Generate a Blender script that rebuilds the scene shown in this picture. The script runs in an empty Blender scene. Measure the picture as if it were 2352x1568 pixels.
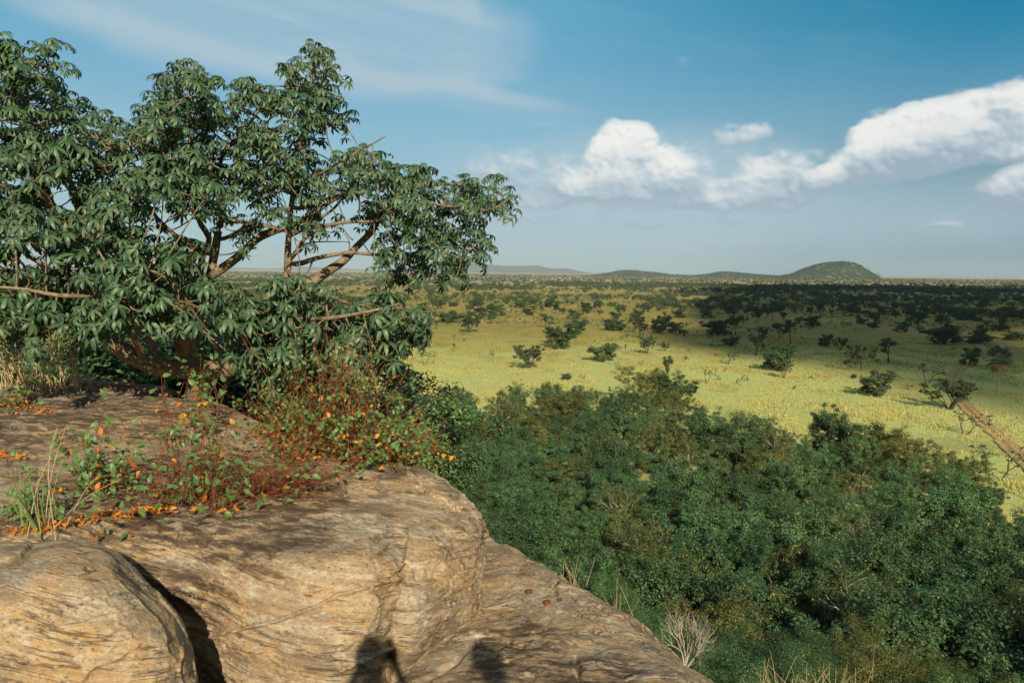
EXPOSURE = 0.35
_e = 1 / 2 ** EXPOSURE; CL = _e
_s = lambda *c: tuple(v * _e for v in c)
SKY_TINT = _s(0.10, 0.14, 0.125)
SKY_HORIZON = _s(0.35, 0.49, 0.56)
SKY_LOW = _s(0.28, 0.46, 0.58)
SKY_MID = _s(0.14, 0.39, 0.58)
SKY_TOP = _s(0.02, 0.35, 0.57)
SKY_DEEP = _s(0.0, 0.215, 0.385)
SKY_DIM = _s(0.215, 0.355, 0.415)
SKY_VEIL = _s(0.42, 0.56, 0.65)
HAZE = 4.5e-5
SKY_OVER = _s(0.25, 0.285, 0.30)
import bpy, math, random
import numpy as np
from mathutils import Vector, Matrix
R = math.radians
rng = np.random.default_rng(7)
random.seed(7)
scene = bpy.context.scene
COL = scene.collection

# ------------------------------------------------------------------ camera
F_PX, CX, CY = 1829.0, 1176.0, 784.0
PITCH, ROLL = math.atan(161 / 1829), R(0.59)
EYE = np.array([0.0, 0.0, 30.0])
fw = np.array([0, math.cos(PITCH), -math.sin(PITCH)])
r0 = np.array([1.0, 0, 0]); u0 = np.array([0, math.sin(PITCH), math.cos(PITCH)])
RT = math.cos(ROLL) * r0 + math.sin(ROLL) * u0
UP = -math.sin(ROLL) * r0 + math.cos(ROLL) * u0

def P(px, py, D):
    """world point that lies at depth D (m) where the photograph shows (px, py)"""
    return EYE + D * (fw + RT * (px - CX) / F_PX - UP * (py - CY) / F_PX)
def ray(px, py):
    d = P(px, py, 1.0) - EYE
    return d / np.linalg.norm(d)
def on_plain(px, py, z=0.0):
    d = ray(px, py)
    return EYE + d * ((z - 30.0) / d[2])
def project(p):
    q = p - EYE
    D = q @ fw
    return CX + F_PX * (q @ RT) / D, CY - F_PX * (q @ UP) / D

cam = bpy.data.cameras.new("camera")
cam_o = bpy.data.objects.new("camera", cam); COL.objects.link(cam_o)
cam_o.matrix_world = Matrix(((RT[0], UP[0], -fw[0], EYE[0]), (RT[1], UP[1], -fw[1], EYE[1]), (RT[2], UP[2], -fw[2], EYE[2]), (0, 0, 0, 1)))
cam.sensor_width = 36; cam.lens = 28; cam.clip_start = 0.05; cam.clip_end = 80000
cam.dof.use_dof = True; cam.dof.focus_distance = 10.0; cam.dof.aperture_fstop = 4.0
scene.camera = cam_o

# ------------------------------------------------------------------ helpers
def tag(o, label=None, cat=None, group=None, kind=None):
    if label: o["label"] = label
    if cat: o["category"] = cat
    if group: o["group"] = group
    if kind: o["kind"] = kind
    return o
def link(o, parent=None):
    COL.objects.link(o)
    if parent is not None: o.parent = parent
    return o
def empty(name, loc=(0, 0, 0), rz=0.0, s=1.0):
    o = bpy.data.objects.new(name, None); COL.objects.link(o)
    o.location = loc; o.rotation_euler = (0, 0, rz); o.scale = (s, s, s); o.empty_display_size = 0.2
    return o
def mesh(name, V, faces, mats, midx=None, smooth=True):
    """faces: array (n,4) or (n,3) or list of such arrays"""
    if not isinstance(faces, list): faces = [faces]
    faces = [np.asarray(f, dtype=np.int32) for f in faces if len(f)]
    V = np.asarray(V, dtype=np.float32)
    me = bpy.data.meshes.new(name)
    me.vertices.add(len(V)); me.vertices.foreach_set("co", V.ravel())
    loops = np.concatenate([f.ravel() for f in faces])
    tot = np.concatenate([np.full(len(f), f.shape[1], dtype=np.int32) for f in faces])
    start = np.concatenate([[0], np.cumsum(tot)[:-1]]).astype(np.int32)
    me.loops.add(len(loops)); me.loops.foreach_set("vertex_index", loops)
    me.polygons.add(len(tot)); me.polygons.foreach_set("loop_start", start)
    try: me.polygons.foreach_set("loop_total", tot)
    except Exception: pass
    if midx is not None: me.polygons.foreach_set("material_index", np.asarray(midx, dtype=np.int32))
    me.polygons.foreach_set("use_smooth", np.full(len(tot), smooth))
    for m in (mats if isinstance(mats, (list, tuple)) else [mats]): me.materials.append(m)
    me.update(calc_edges=True)
    return me
def obj(name, me, parent=None, loc=None):
    o = bpy.data.objects.new(name, me)
    if loc is not None: o.location = loc
    return link(o, parent)
def nrm(a):
    return a / np.maximum(np.linalg.norm(a, axis=-1, keepdims=True), 1e-9)

def _hash(ix, iy, iz, seed):
    h = (ix.astype(np.int64) * 374761393 + iy.astype(np.int64) * 668265263 + iz.astype(np.int64) * 2147483647 + seed * 974711) & 0xFFFFFFFF
    h = ((h ^ (h >> 13)) * 1274126177) & 0xFFFFFFFF
    h = (h ^ (h >> 16)) & 0xFFFFFFFF
    return h / 4294967295.0
def vnoise(p, seed=0):
    i = np.floor(p).astype(np.int64); f = p - i; f = f * f * f * (f * (f * 6 - 15) + 10)
    out = 0
    for dx in (0, 1):
        for dy in (0, 1):
            for dz in (0, 1):
                w = (f[..., 0] if dx else 1 - f[..., 0]) * (f[..., 1] if dy else 1 - f[..., 1]) * (f[..., 2] if dz else 1 - f[..., 2])
                out = out + w * _hash(i[..., 0] + dx, i[..., 1] + dy, i[..., 2] + dz, seed)
    return out * 2 - 1
def fbm(p, oct=4, seed=0, gain=0.5):
    a, s, t = 1.0, 0.0, 0.0
    for k in range(oct):
        s = s + a * vnoise(p * (2.03 ** k) + 17.3 * k, seed + k); t += a; a *= gain
    return s / t

def grid_faces(nu, nv, wrap=False):
    a = np.arange(nu * nv).reshape(nu, nv)
    if wrap: a = np.concatenate([a, a[:1]], axis=0)
    return np.stack([a[:-1, :-1], a[1:, :-1], a[1:, 1:], a[:-1, 1:]], axis=-1).reshape(-1, 4)

def tube(pts, rad, sides=6):
    """tapered tube through pts -> V, F"""
    pts = np.asarray(pts, float); rad = np.asarray(rad, float)
    t = nrm(np.gradient(pts, axis=0))
    ref = np.array([0.13, 0.27, 0.95]) if abs(t[0][2]) < 0.8 else np.array([0.95, 0.2, 0.1])
    a = nrm(np.cross(t, ref)); b = np.cross(t, a)
    ang = np.linspace(0, 2 * math.pi, sides, endpoint=False)
    V = pts[:, None, :] + rad[:, None, None] * (np.cos(ang)[None, :, None] * a[:, None, :] + np.sin(ang)[None, :, None] * b[:, None, :])
    V = V.reshape(-1, 3)
    n = len(pts); i = np.arange(n * sides).reshape(n, sides); j = np.roll(i, -1, axis=1)
    Fq = np.stack([i[:-1], j[:-1], j[1:], i[1:]], axis=-1).reshape(-1, 4)
    return V, Fq
class Bag:
    def __init__(s): s.V = []; s.F = []; s.n = 0; s.m = []
    def add(s, V, Fq, m=0):
        s.V.append(V); s.F.append(np.asarray(Fq) + s.n); s.n += len(V); s.m.append(np.full(len(Fq), m, dtype=np.int32))
    def mesh(s, name, mats, smooth=True):
        return mesh(name, np.concatenate(s.V), s.F if len({f.shape[1] for f in s.F}) > 1 else np.concatenate(s.F), mats, np.concatenate(s.m), smooth)
def resample(pts, step):
    pts = np.asarray(pts, float)
    # catmull-rom subdivision, then even spacing
    q = np.vstack([2 * pts[0] - pts[1], pts, 2 * pts[-1] - pts[-2]]); out = []
    for i in range(1, len(q) - 2):
        for t in np.linspace(0, 1, 8, endpoint=False):
            a, b, c, d = q[i - 1], q[i], q[i + 1], q[i + 2]
            out.append(0.5 * (2 * b + (c - a) * t + (2 * a - 5 * b + 4 * c - d) * t * t + (3 * b - a - 3 * c + d) * t ** 3))
    out.append(pts[-1]); out = np.array(out)
    L = np.concatenate([[0], np.cumsum(np.linalg.norm(np.diff(out, axis=0), axis=1))])
    n = max(2, int(L[-1] / step) + 1); s = np.linspace(0, L[-1], n)
    return np.stack([np.interp(s, L, out[:, k]) for k in range(3)], axis=1)

# ------------------------------------------------------------------ materials
def new_mat(name):
    m = bpy.data.materials.new(name); m.use_nodes = True
    nt = m.node_tree; nt.nodes.clear()
    return m, nt
class NT:
    """tiny node-tree helper"""
    def __init__(s, nt): s.nt = nt
    def n(s, typ, **kw):
        x = s.nt.nodes.new(typ)
        for k, v in kw.items(): setattr(x, k, v)
        return x
    def set(s, sock, v):
        if isinstance(v, bpy.types.NodeSocket): s.nt.links.new(v, sock)
        elif v is not None:
            if isinstance(v, (tuple, list)) and len(v) == 3 and sock.type == "RGBA": v = (*v, 1)
            sock.default_value = v
    def math(s, op, a, b=None, c=None, clamp=False):
        x = s.n("ShaderNodeMath", operation=op, use_clamp=clamp)
        s.set(x.inputs[0], a)
        if b is not None: s.set(x.inputs[1], b)
        if c is not None: s.set(x.inputs[2], c)
        return x.outputs[0]
    def vmath(s, op, a, b=None, sc=None):
        x = s.n("ShaderNodeVectorMath", operation=op)
        s.set(x.inputs[0], a)
        if b is not None: s.set(x.inputs[1], b)
        if sc is not None: s.set(x.inputs[3], sc)
        return x.outputs[1] if op in ("LENGTH", "DOT_PRODUCT", "DISTANCE") else x.outputs[0]
    def mix(s, f, a, b, mode="MIX"):
        x = s.n("ShaderNodeMix", data_type="RGBA", blend_type=mode)
        s.set(x.inputs[0], f); s.set(x.inputs[6], a); s.set(x.inputs[7], b)
        return x.outputs[2]
    def ramp(s, f, stops, interp="LINEAR"):
        x = s.n("ShaderNodeValToRGB"); x.color_ramp.interpolation = interp
        e = x.color_ramp.elements
        while len(e) < len(stops): e.new(0.5)
        for el, (p, c) in zip(e, stops):
            el.position = p; el.color = (*c, 1) if isinstance(c, (tuple, list)) else (c, c, c, 1)
        s.set(x.inputs[0], f)
        return x.outputs[0]
    def sstep(s, v, lo, hi, a=0.0, b=1.0):
        x = s.n("ShaderNodeMapRange", interpolation_type="SMOOTHSTEP")
        s.set(x.inputs[0], v); s.set(x.inputs[1], lo); s.set(x.inputs[2], hi); s.set(x.inputs[3], a); s.set(x.inputs[4], b)
        return x.outputs[0]
    def noise(s, vec, scale, detail=4, rough=0.55, dist=0.0, col=False):
        x = s.n("ShaderNodeTexNoise"); s.set(x.inputs["Vector"], vec)
        x.inputs["Scale"].default_value = scale; x.inputs["Detail"].default_value = detail
        x.inputs["Roughness"].default_value = rough; x.inputs["Distortion"].default_value = dist
        return x.outputs[1] if col else x.outputs[0]
    def mapping(s, vec, loc=(0, 0, 0), rot=(0, 0, 0), sc=(1, 1, 1)):
        x = s.n("ShaderNodeMapping"); s.set(x.inputs[0], vec)
        x.inputs[1].default_value = loc; x.inputs[2].default_value = rot; x.inputs[3].default_value = sc
        return x.outputs[0]
    def bump(s, h, strength, dist):
        x = s.n("ShaderNodeBump"); s.set(x.inputs["Height"], h); x.inputs["Strength"].default_value = strength; x.inputs["Distance"].default_value = dist
        return x.outputs[0]
    def bsdf(s, col, rough=0.8, normal=None, spec=0.3, **kw):
        x = s.n("ShaderNodeBsdfPrincipled"); s.set(x.inputs["Base Color"], col); s.set(x.inputs["Roughness"], rough)
        s.set(x.inputs["Specular IOR Level"], spec)
        if normal is not None: s.set(x.inputs["Normal"], normal)
        return x.outputs[0]
    def out(s, surf=None, vol=None):
        x = s.n("ShaderNodeOutputMaterial")
        if surf is not None: s.nt.links.new(surf, x.inputs[0])
        if vol is not None: s.nt.links.new(vol, x.inputs[1])

def leaf_mat(name, col, col2, rough=0.45, spec=0.4, trans=0.15, tcol=None, obj_var=0.25, hue=0.03):
    m, nt = new_mat(name); g = NT(nt)
    geo = g.n("ShaderNodeNewGeometry"); oi = g.n("ShaderNodeObjectInfo")
    c = g.mix(geo.outputs["Random Per Island"], col, col2)
    hs = g.n("ShaderNodeHueSaturation"); g.set(hs.inputs["Color"], c)
    g.set(hs.inputs["Value"], g.math("MULTIPLY_ADD", oi.outputs["Random"], 2 * obj_var, 1 - obj_var))
    r2 = g.math("FRACT", g.math("MULTIPLY", oi.outputs["Random"], 7.31))
    g.set(hs.inputs["Hue"], g.math("MULTIPLY_ADD", r2, -2 * hue, 0.5 + hue * 0.6))
    b = g.bsdf(hs.outputs[0], rough, spec=spec)
    tr = g.n("ShaderNodeBsdfTranslucent"); g.set(tr.inputs[0], g.mix(0.5, hs.outputs[0], tcol or col2))
    mx = g.n("ShaderNodeMixShader"); mx.inputs[0].default_value = trans
    nt.links.new(b, mx.inputs[1]); nt.links.new(tr.outputs[0], mx.inputs[2])
    g.out(mx.outputs[0]); return m
def flat_mat(name, col, col2=None, rough=0.8, scale=8.0, spec=0.2, bump=0.0):
    m, nt = new_mat(name); g = NT(nt)
    tc = g.n("ShaderNodeTexCoord").outputs["Object"]
    n = g.noise(tc, scale, 5, 0.6)
    c = g.mix(g.sstep(n, 0.35, 0.65), col, col2 or col)
    g.out(g.bsdf(c, rough, g.bump(n, 1.0, bump) if bump else None, spec)); return m

M = {}
M["bombax_leaf"] = leaf_mat("bombax_leaf", (0.020, 0.064, 0.027), (0.095, 0.150, 0.068), 0.46, 0.42, 0.06, (0.14, 0.24, 0.02), 0.0, 0.0)
M["forest_leaf"] = leaf_mat("forest_leaf", (0.012, 0.045, 0.015), (0.095, 0.175, 0.056), 0.5, 0.3, 0.03, (0.10, 0.17, 0.03), 0.35, 0.02)
M["forest_leaf_olive"] = leaf_mat("forest_leaf_olive", (0.032, 0.060, 0.016), (0.13, 0.155, 0.042), 0.55, 0.25, 0.08, (0.16, 0.18, 0.03), 0.2, 0.03)
M["yellow_leaf"] = leaf_mat("yellow_leaf", (0.42, 0.25, 0.03), (0.60, 0.42, 0.06), 0.55, 0.3, 0.2, (0.6, 0.35, 0.03), 0.1, 0.0)
M["savanna_leaf"] = leaf_mat("savanna_leaf", (0.026, 0.056, 0.020), (0.062, 0.100, 0.034), 0.6, 0.2, 0.05, (0.08, 0.12, 0.02), 0.35, 0.03)
M["shrub_leaf"] = leaf_mat("shrub_leaf", (0.055, 0.14, 0.035), (0.13, 0.24, 0.07), 0.42, 0.4, 0.2, (0.2, 0.32, 0.04), 0.0, 0.0)
M["orange_leaf"] = leaf_mat("orange_leaf", (0.40, 0.11, 0.012), (0.70, 0.30, 0.03), 0.5, 0.3, 0.2, (0.8, 0.3, 0.02), 0.0, 0.0)
M["straw"] = leaf_mat("straw", (0.46, 0.32, 0.15), (0.72, 0.55, 0.32), 0.6, 0.2, 0.15, (0.5, 0.35, 0.1), 0.0, 0.0)
M["grass_green"] = leaf_mat("grass_green", (0.08, 0.16, 0.045), (0.16, 0.24, 0.08), 0.5, 0.3, 0.2, (0.2, 0.3, 0.05), 0.0, 0.0)
M["bark_pale"] = flat_mat("bark_pale", (0.27, 0.205, 0.13), (0.13, 0.10, 0.065), 0.85, 14.0, 0.15, 0.012)
M["bark_dark"] = flat_mat("bark_dark", (0.10, 0.075, 0.05), (0.055, 0.042, 0.03), 0.9, 5.0, 0.1, 0.01)
M["bare_wood"] = flat_mat("bare_wood", (0.42, 0.37, 0.29), (0.25, 0.2, 0.15), 0.85, 6.0, 0.1)
M["red_stem"] = flat_mat("red_stem", (0.26, 0.085, 0.035), (0.16, 0.05, 0.025), 0.6, 12.0, 0.2)
M["pod"] = flat_mat("pod", (0.20, 0.06, 0.02), (0.08, 0.03, 0.015), 0.7, 40.0)
M["log"] = flat_mat("log", (0.34, 0.20, 0.12), (0.12, 0.07, 0.045), 0.85, 6.0, 0.15, 0.02)

def rock_mat(name, stain_pts=(), variant=0):
    m, nt = new_mat(name); g = NT(nt)
    pos = g.n("ShaderNodeNewGeometry").outputs["Position"]
    nor = g.n("ShaderNodeNewGeometry").outputs["Normal"]
    rot = (R(8), R(-11), R(6)) if variant == 0 else (R(-6), R(14), R(20))
    wob = g.vmath("SCALE", g.vmath("SUBTRACT", g.noise(pos, 0.8, 2, 0.4, col=True), (0.5, 0.5, 0.5)), sc=0.16)
    p0 = g.mapping(g.vmath("ADD", pos, wob), rot=rot)
    strata = g.noise(g.mapping(p0, sc=(0.35, 0.8, 5.5) if variant == 0 else (0.6, 0.6, 2.6)), 2.0, 6, 0.58)
    fine = g.noise(g.mapping(p0, sc=(0.9, 1.3, 7.0) if variant == 0 else (1.3, 1.3, 3.0)), 5.0, 7, 0.68)
    patch = g.noise(pos, 1.5, 6, 0.6)
    patch2 = g.noise(g.mapping(pos, loc=(5, 3, 1)), 3.2, 7, 0.65)
    mot = g.noise(g.mapping(p0, sc=(1, 1.1, 1.7)), 17.0, 7, 0.72)
    mot2 = g.noise(g.mapping(p0, loc=(7, 2, 4), sc=(1, 1.1, 1.5)), 34.0, 5, 0.7)
    grain = g.noise(pos, 95.0, 3, 0.7)
    c = g.ramp(strata, [(0.34, (0.24, 0.185, 0.12)), (0.43, (0.47, 0.32, 0.155)), (0.50, (0.57, 0.43, 0.26)), (0.56, (0.39, 0.29, 0.17)), (0.64, (0.63, 0.51, 0.35))])
    c = g.mix(g.math("MULTIPLY", g.sstep(patch2, 0.51, 0.59), 0.65), c, (0.58, 0.37, 0.14))     # ochre
    c = g.mix(g.math("MULTIPLY", g.sstep(patch, 0.48, 0.57), 0.72), c, g.mix(g.sstep(strata, 0.42, 0.56), (0.25, 0.22, 0.17), (0.46, 0.42, 0.33)))
    c = g.mix(g.math("MULTIPLY", g.sstep(mot, 0.52, 0.58), 0.6), c, (0.52, 0.29, 0.11))
    c = g.mix(g.math("MULTIPLY", g.sstep(mot, 0.48, 0.42), 0.55), c, (0.68, 0.58, 0.42))
    c = g.mix(g.math("MULTIPLY", g.sstep(mot2, 0.53, 0.59), 0.7), c, (0.26, 0.19, 0.12))
    dk = g.noise(g.mapping(p0, loc=(3, 1, 2), sc=(0.7, 1.0, 3.2)), 2.4, 7, 0.72)
    c = g.mix(g.math("MULTIPLY", g.sstep(dk, 0.525, 0.59), 0.75), c, (0.19, 0.14, 0.09))
    bed = g.noise(g.mapping(p0, loc=(2, 9, 0), sc=(0.30, 0.55, 9.0) if variant == 0 else (0.5, 0.5, 3.5)), 3.0, 4, 0.62)
    bedl = g.math("MULTIPLY", g.sstep(g.math("ABSOLUTE", g.math("SUBTRACT", bed, 0.5)), 0.020, 0.004), g.sstep(g.noise(g.mapping(p0, sc=(1, 1, 2)), 2.6, 4, 0.6), 0.46, 0.56))
    c = g.mix(g.math("MULTIPLY", bedl, 0.7), c, (0.13, 0.085, 0.05))
    speck = g.noise(g.mapping(p0, sc=(1, 1.4, 2.5)), 26.0, 3, 0.6)
    c = g.mix(g.math("MULTIPLY", g.sstep(speck, 0.62, 0.68), 0.85), c, (0.09, 0.055, 0.03))
    c = g.mix(g.math("MULTIPLY", g.sstep(grain, 0.3, 0.75), 0.45), g.mix(0.3, c, (0.22, 0.16, 0.10)), g.mix(0.12, c, (0.85, 0.72, 0.55)))
    c = g.mix(0.10, c, (0.0, 0.0, 0.0))
    # cracks: thin dark lines along the bedding, broken up
    w = g.n("ShaderNodeTexWave", wave_type="BANDS", bands_direction="Z"); g.set(w.inputs["Vector"], g.mapping(p0, sc=(0.3, 0.3, 1)))
    w.inputs["Scale"].default_value = 2.6; w.inputs["Distortion"].default_value = 6.0; w.inputs["Detail"].default_value = 5; w.inputs["Detail Scale"].default_value = 1.4
    line = g.math("MULTIPLY", g.sstep(w.outputs["Fac"], 0.06, 0.0), g.sstep(patch2, 0.42, 0.56))
    c = g.mix(g.math("MULTIPLY", line, 0.12), c, (0.07, 0.05, 0.035))
    if variant == 1:
        q = g.noise(g.mapping(pos, loc=(1.3, 0, 0), rot=(0, 0, R(-35)), sc=(0.7, 2.6, 1)), 1.0, 3, 0.5)
        vein = g.math("MULTIPLY", g.sstep(g.math("ABSOLUTE", g.math("SUBTRACT", q, 0.52)), 0.012, 0.002), g.sstep(patch2, 0.45, 0.55))
        c = g.mix(g.math("MULTIPLY", vein, 0.8), c, (0.72, 0.6, 0.44))
    # soil and lichen stains round the shrubs
    st = None
    for (q, r) in stain_pts:
        d = g.vmath("DISTANCE", g.vmath("MULTIPLY", pos, (1, 0.8, 1)), (q[0], q[1] * 0.8, q[2]))
        s1 = g.sstep(g.math("ADD", g.math("DIVIDE", d, r), g.math("MULTIPLY_ADD", strata, 1.9, -0.95)), 1.0, 0.55)
        st = s1 if st is None else g.math("MAXIMUM", st, s1)
    if st is not None:
        st = g.math("MULTIPLY", st, g.sstep(g.noise(g.mapping(p0, sc=(0.6, 1.5, 2.0)), 8.0, 7, 0.72), 0.42, 0.56))
        c = g.mix(g.math("MULTIPLY", st, 0.88), c, (0.075, 0.050, 0.032))
    h = g.math("ADD", g.math("MULTIPLY", fine, 0.35), g.math("ADD", g.math("MULTIPLY", mot, 0.40), g.math("MULTIPLY_ADD", mot2, 0.22, g.math("MULTIPLY", bedl, -0.30))))
    h = g.math("ADD", h, g.math("MULTIPLY", grain, 0.10))
    g.out(g.bsdf(c, 0.85, g.bump(h, 0.9, 0.035), 0.2)); return m

# ------------------------------------------------------------------ terrain
HILL = np.array([[-14, -60.], [-13, -20], [-11, -4], [-8.5, 4], [-6.0, 9.0]])
def seg_dist(x, y, poly):
    best = np.full(np.shape(x), 1e9)
    for a, b in zip(poly[:-1], poly[1:]):
        ab = b - a; t = np.clip(((x - a[0]) * ab[0] + (y - a[1]) * ab[1]) / (ab @ ab), 0, 1)
        best = np.minimum(best, np.hypot(x - a[0] - t * ab[0], y - a[1] - t * ab[1]))
    return best
def terrain(x, y):
    x = np.asarray(x, float); y = np.asarray(y, float)
    d = seg_dist(x, y, HILL)
    h = np.interp(d, [0, 3, 5, 8, 12, 18, 26, 38, 55, 80, 115, 160, 210], [27.6, 27.2, 25.6, 22.5, 19.0, 14.5, 10.5, 7.0, 4.2, 2.2, .9, .2, 0])
    n = fbm(np.stack([x / 22, y / 22, 0 * x], -1), 3, 5)
    return h + n * 1.1 * np.clip((d - 6) / 20, 0, 1) * np.clip(h / 3, 0, 1)
def build_ground():
    rad = np.concatenate([np.linspace(0.5, 40, 60), np.geomspace(41, 26000, 200)])
    na = 420; ang = np.linspace(0, 2 * math.pi, na, endpoint=False)
    X = np.sin(ang)[:, None] * rad[None]; Y = np.cos(ang)[:, None] * rad[None]
    Z = terrain(X, Y)
    V = np.stack([X, Y, Z], -1).reshape(-1, 3)
    Fq = grid_faces(na, len(rad), True)
    m, nt = new_mat("ground"); g = NT(nt)
    pos = g.n("ShaderNodeNewGeometry").outputs["Position"]
    dist = g.vmath("LENGTH", g.vmath("MULTIPLY", pos, (1, 1, 0)))
    big = g.noise(g.mapping(pos, sc=(1 / 60, 1 / 130, 0)), 1.0, 5, 0.6)
    med = g.noise(g.mapping(pos, sc=(1 / 9, 1 / 22, 0), rot=(0, 0, R(12))), 1.0, 6, 0.65)
    fine = g.noise(g.mapping(pos, sc=(1 / 0.8, 1 / 2.5, 0)), 1.0, 5, 0.7)
    mead = g.mix(g.sstep(med, 0.40, 0.66), (0.46, 0.51, 0.18), (0.57, 0.47, 0.14))
    mead = g.mix(g.math("MULTIPLY", g.sstep(fine, 0.35, 0.7), 0.55), mead, (0.30, 0.34, 0.11))
    mead = g.mix(g.math("MULTIPLY", g.sstep(big, 0.60, 0.74), 0.6), mead, (0.58, 0.32, 0.10))
    gold = g.mix(g.sstep(med, 0.38, 0.66), (0.34, 0.25, 0.065), (0.22, 0.24, 0.07))
    gold = g.mix(g.math("MULTIPLY", g.sstep(fine, 0.4, 0.7), 0.35), gold, (0.12, 0.11, 0.04))
    gold = g.mix(g.sstep(big, 0.46, 0.68), gold, (0.42, 0.30, 0.09))
    far = g.mix(g.sstep(big, 0.4, 0.65), (0.44, 0.34, 0.17), (0.31, 0.28, 0.15))
    pt = g.noise(g.mapping(pos, loc=(40, 7, 0), sc=(1 / 17, 1 / 30, 0)), 1.0, 6, 0.68)
    mead = g.mix(g.math("MULTIPLY", g.sstep(pt, 0.55, 0.63), 0.6), mead, (0.25, 0.28, 0.10))
    mead = g.mix(g.math("MULTIPLY", g.sstep(pt, 0.42, 0.35), 0.55), mead, (0.60, 0.55, 0.27))
    gold = g.mix(g.math("MULTIPLY", g.sstep(pt, 0.54, 0.62), 0.5), gold, (0.15, 0.15, 0.05))
    t = g.math("ADD", dist, g.math("MULTIPLY_ADD", big, 320, -160))
    c = g.mix(g.sstep(t, 235, 420), mead, gold)
    c = g.mix(g.sstep(t, 900, 2600), c, far)
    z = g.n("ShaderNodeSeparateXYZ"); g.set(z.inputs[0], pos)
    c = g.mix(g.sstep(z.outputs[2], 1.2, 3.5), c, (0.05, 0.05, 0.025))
    h = g.math("ADD", g.math("MULTIPLY", fine, 1.0), med)
    g.out(g.bsdf(c, 0.95, g.bump(h, 0.7, 0.5), 0.05))
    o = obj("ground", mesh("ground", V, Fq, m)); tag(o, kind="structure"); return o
build_ground()

# ------------------------------------------------------------------ rocks
def up1(a, n, axis, smooth):
    a = np.moveaxis(a, axis, 0); k = len(a); s = np.linspace(0, k - 1, n); i = np.clip(s.astype(int), 0, k - 2); f = (s - i).reshape(-1, *([1] * (a.ndim - 1)))
    b = a[i] * (1 - f) + a[i + 1] * f
    w = max(3, int(smooth * n / (k - 1)) | 1); h = w // 2
    for _ in range(3):
        pad = np.concatenate([2 * b[:1] - b[1:h + 1][::-1], b, 2 * b[-1:] - b[-h - 1:-1][::-1]])
        cs = np.cumsum(np.concatenate([np.zeros_like(pad[:1]), pad]), axis=0); b = (cs[w:] - cs[:-w]) / w
    return np.moveaxis(b, 0, axis)
def line_dist(px, py, poly):
    poly = np.array(poly, float); return seg_dist(px, py, poly)
def worley3(p, seed):
    i0 = np.floor(p).astype(np.int64); f1 = np.full(p.shape[:-1], 9.0); f2 = f1.copy(); idh = np.zeros(p.shape[:-1])
    for dx in (-1, 0, 1):
        for dy in (-1, 0, 1):
            for dz in (-1, 0, 1):
                c = i0 + np.array([dx, dy, dz]); q = [_hash(c[..., 0], c[..., 1], c[..., 2], seed + k) for k in range(4)]
                d = np.sqrt((c[..., 0] + q[0] - p[..., 0]) ** 2 + (c[..., 1] + q[1] - p[..., 1]) ** 2 + (c[..., 2] + q[2] - p[..., 2]) ** 2)
                n = d < f1; f2 = np.where(n, f1, np.minimum(f2, d)); idh = np.where(n, q[3], idh); f1 = np.minimum(f1, d)
    return f1, f2, idh
def rock(name, secs, nu, nv, mat, label, seed, amp=0.05, ledge=0.03, cracks=(), su=0.5, sv=0.45, flip=False, facet=0.034):
    S = np.array(secs, float)
    G = up1(up1(S, nu, 0, su), nv, 1, sv)
    du = np.gradient(G, axis=0); dv = np.gradient(G, axis=1)
    N = nrm(np.cross(du, dv))
    if flip: N = -N
    steep = np.clip(1.25 - np.abs(N[..., 2]) * 1.25, 0, 1)
    c, s = math.cos(R(9)), math.sin(R(9))
    q = G.copy(); zz = G[..., 2] * c + G[..., 0] * s * 0.9 + 0.25 * G[..., 1] * s
    q = np.stack([G[..., 0] * 0.5, G[..., 1] * 0.5, zz * 7.5 + fbm(G * 0.8, 2, seed + 9) * 0.6], -1)
    l = fbm(q, 4, seed + 3, 0.6); l = np.sign(l) * np.abs(l) ** 0.6
    big = fbm(G * 0.9, 4, seed); med = fbm(G * 4.0, 4, seed + 20); fin = fbm(G * 16.0, 3, seed + 30, 0.6)
    disp = amp * big + amp * 0.35 * med + 0.006 * fin + ledge * (0.35 + 0.65 * steep) * l
    wp = np.stack([G[..., 0] * 1.5 + .5 * med, G[..., 1] * 1.5 + .4 * big, zz * 4.6 + .7 * big], -1)
    f1, f2, idh = worley3(wp, seed + 60); f1b, f2b, idb = worley3(wp * np.array([2.6, 2.6, 2.3]) + 9, seed + 70)
    gap = np.exp(-((f2 - f1) / .045) ** 2) * np.clip(vnoise(G * 1.7, seed + 80) * 2.2 + .1, 0, 1)
    disp = disp + facet * ((idh - .5) * 1.6 + (idb - .5) * .55) * (.35 + .65 * steep) - facet * .9 * gap * (.4 + .6 * steep)
    px, py = project(G.reshape(-1, 3)); px = px.reshape(G.shape[:2]); py = py.reshape(G.shape[:2])
    jit = fbm(G * 7, 3, seed + 40) * 7
    for (poly, w, dep) in cracks:
        d = line_dist(px + jit, py + jit[::-1], poly)
        disp = disp - dep * np.exp(-(d / w) ** 2)
    G = G + N * disp[..., None]
    V = G.reshape(-1, 3); Fq = grid_faces(nu, nv)
    if flip: Fq = Fq[:, ::-1]
    o = obj(name, mesh(name, V, Fq, mat)); tag(o, label, "rock")
    return o, G

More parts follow.
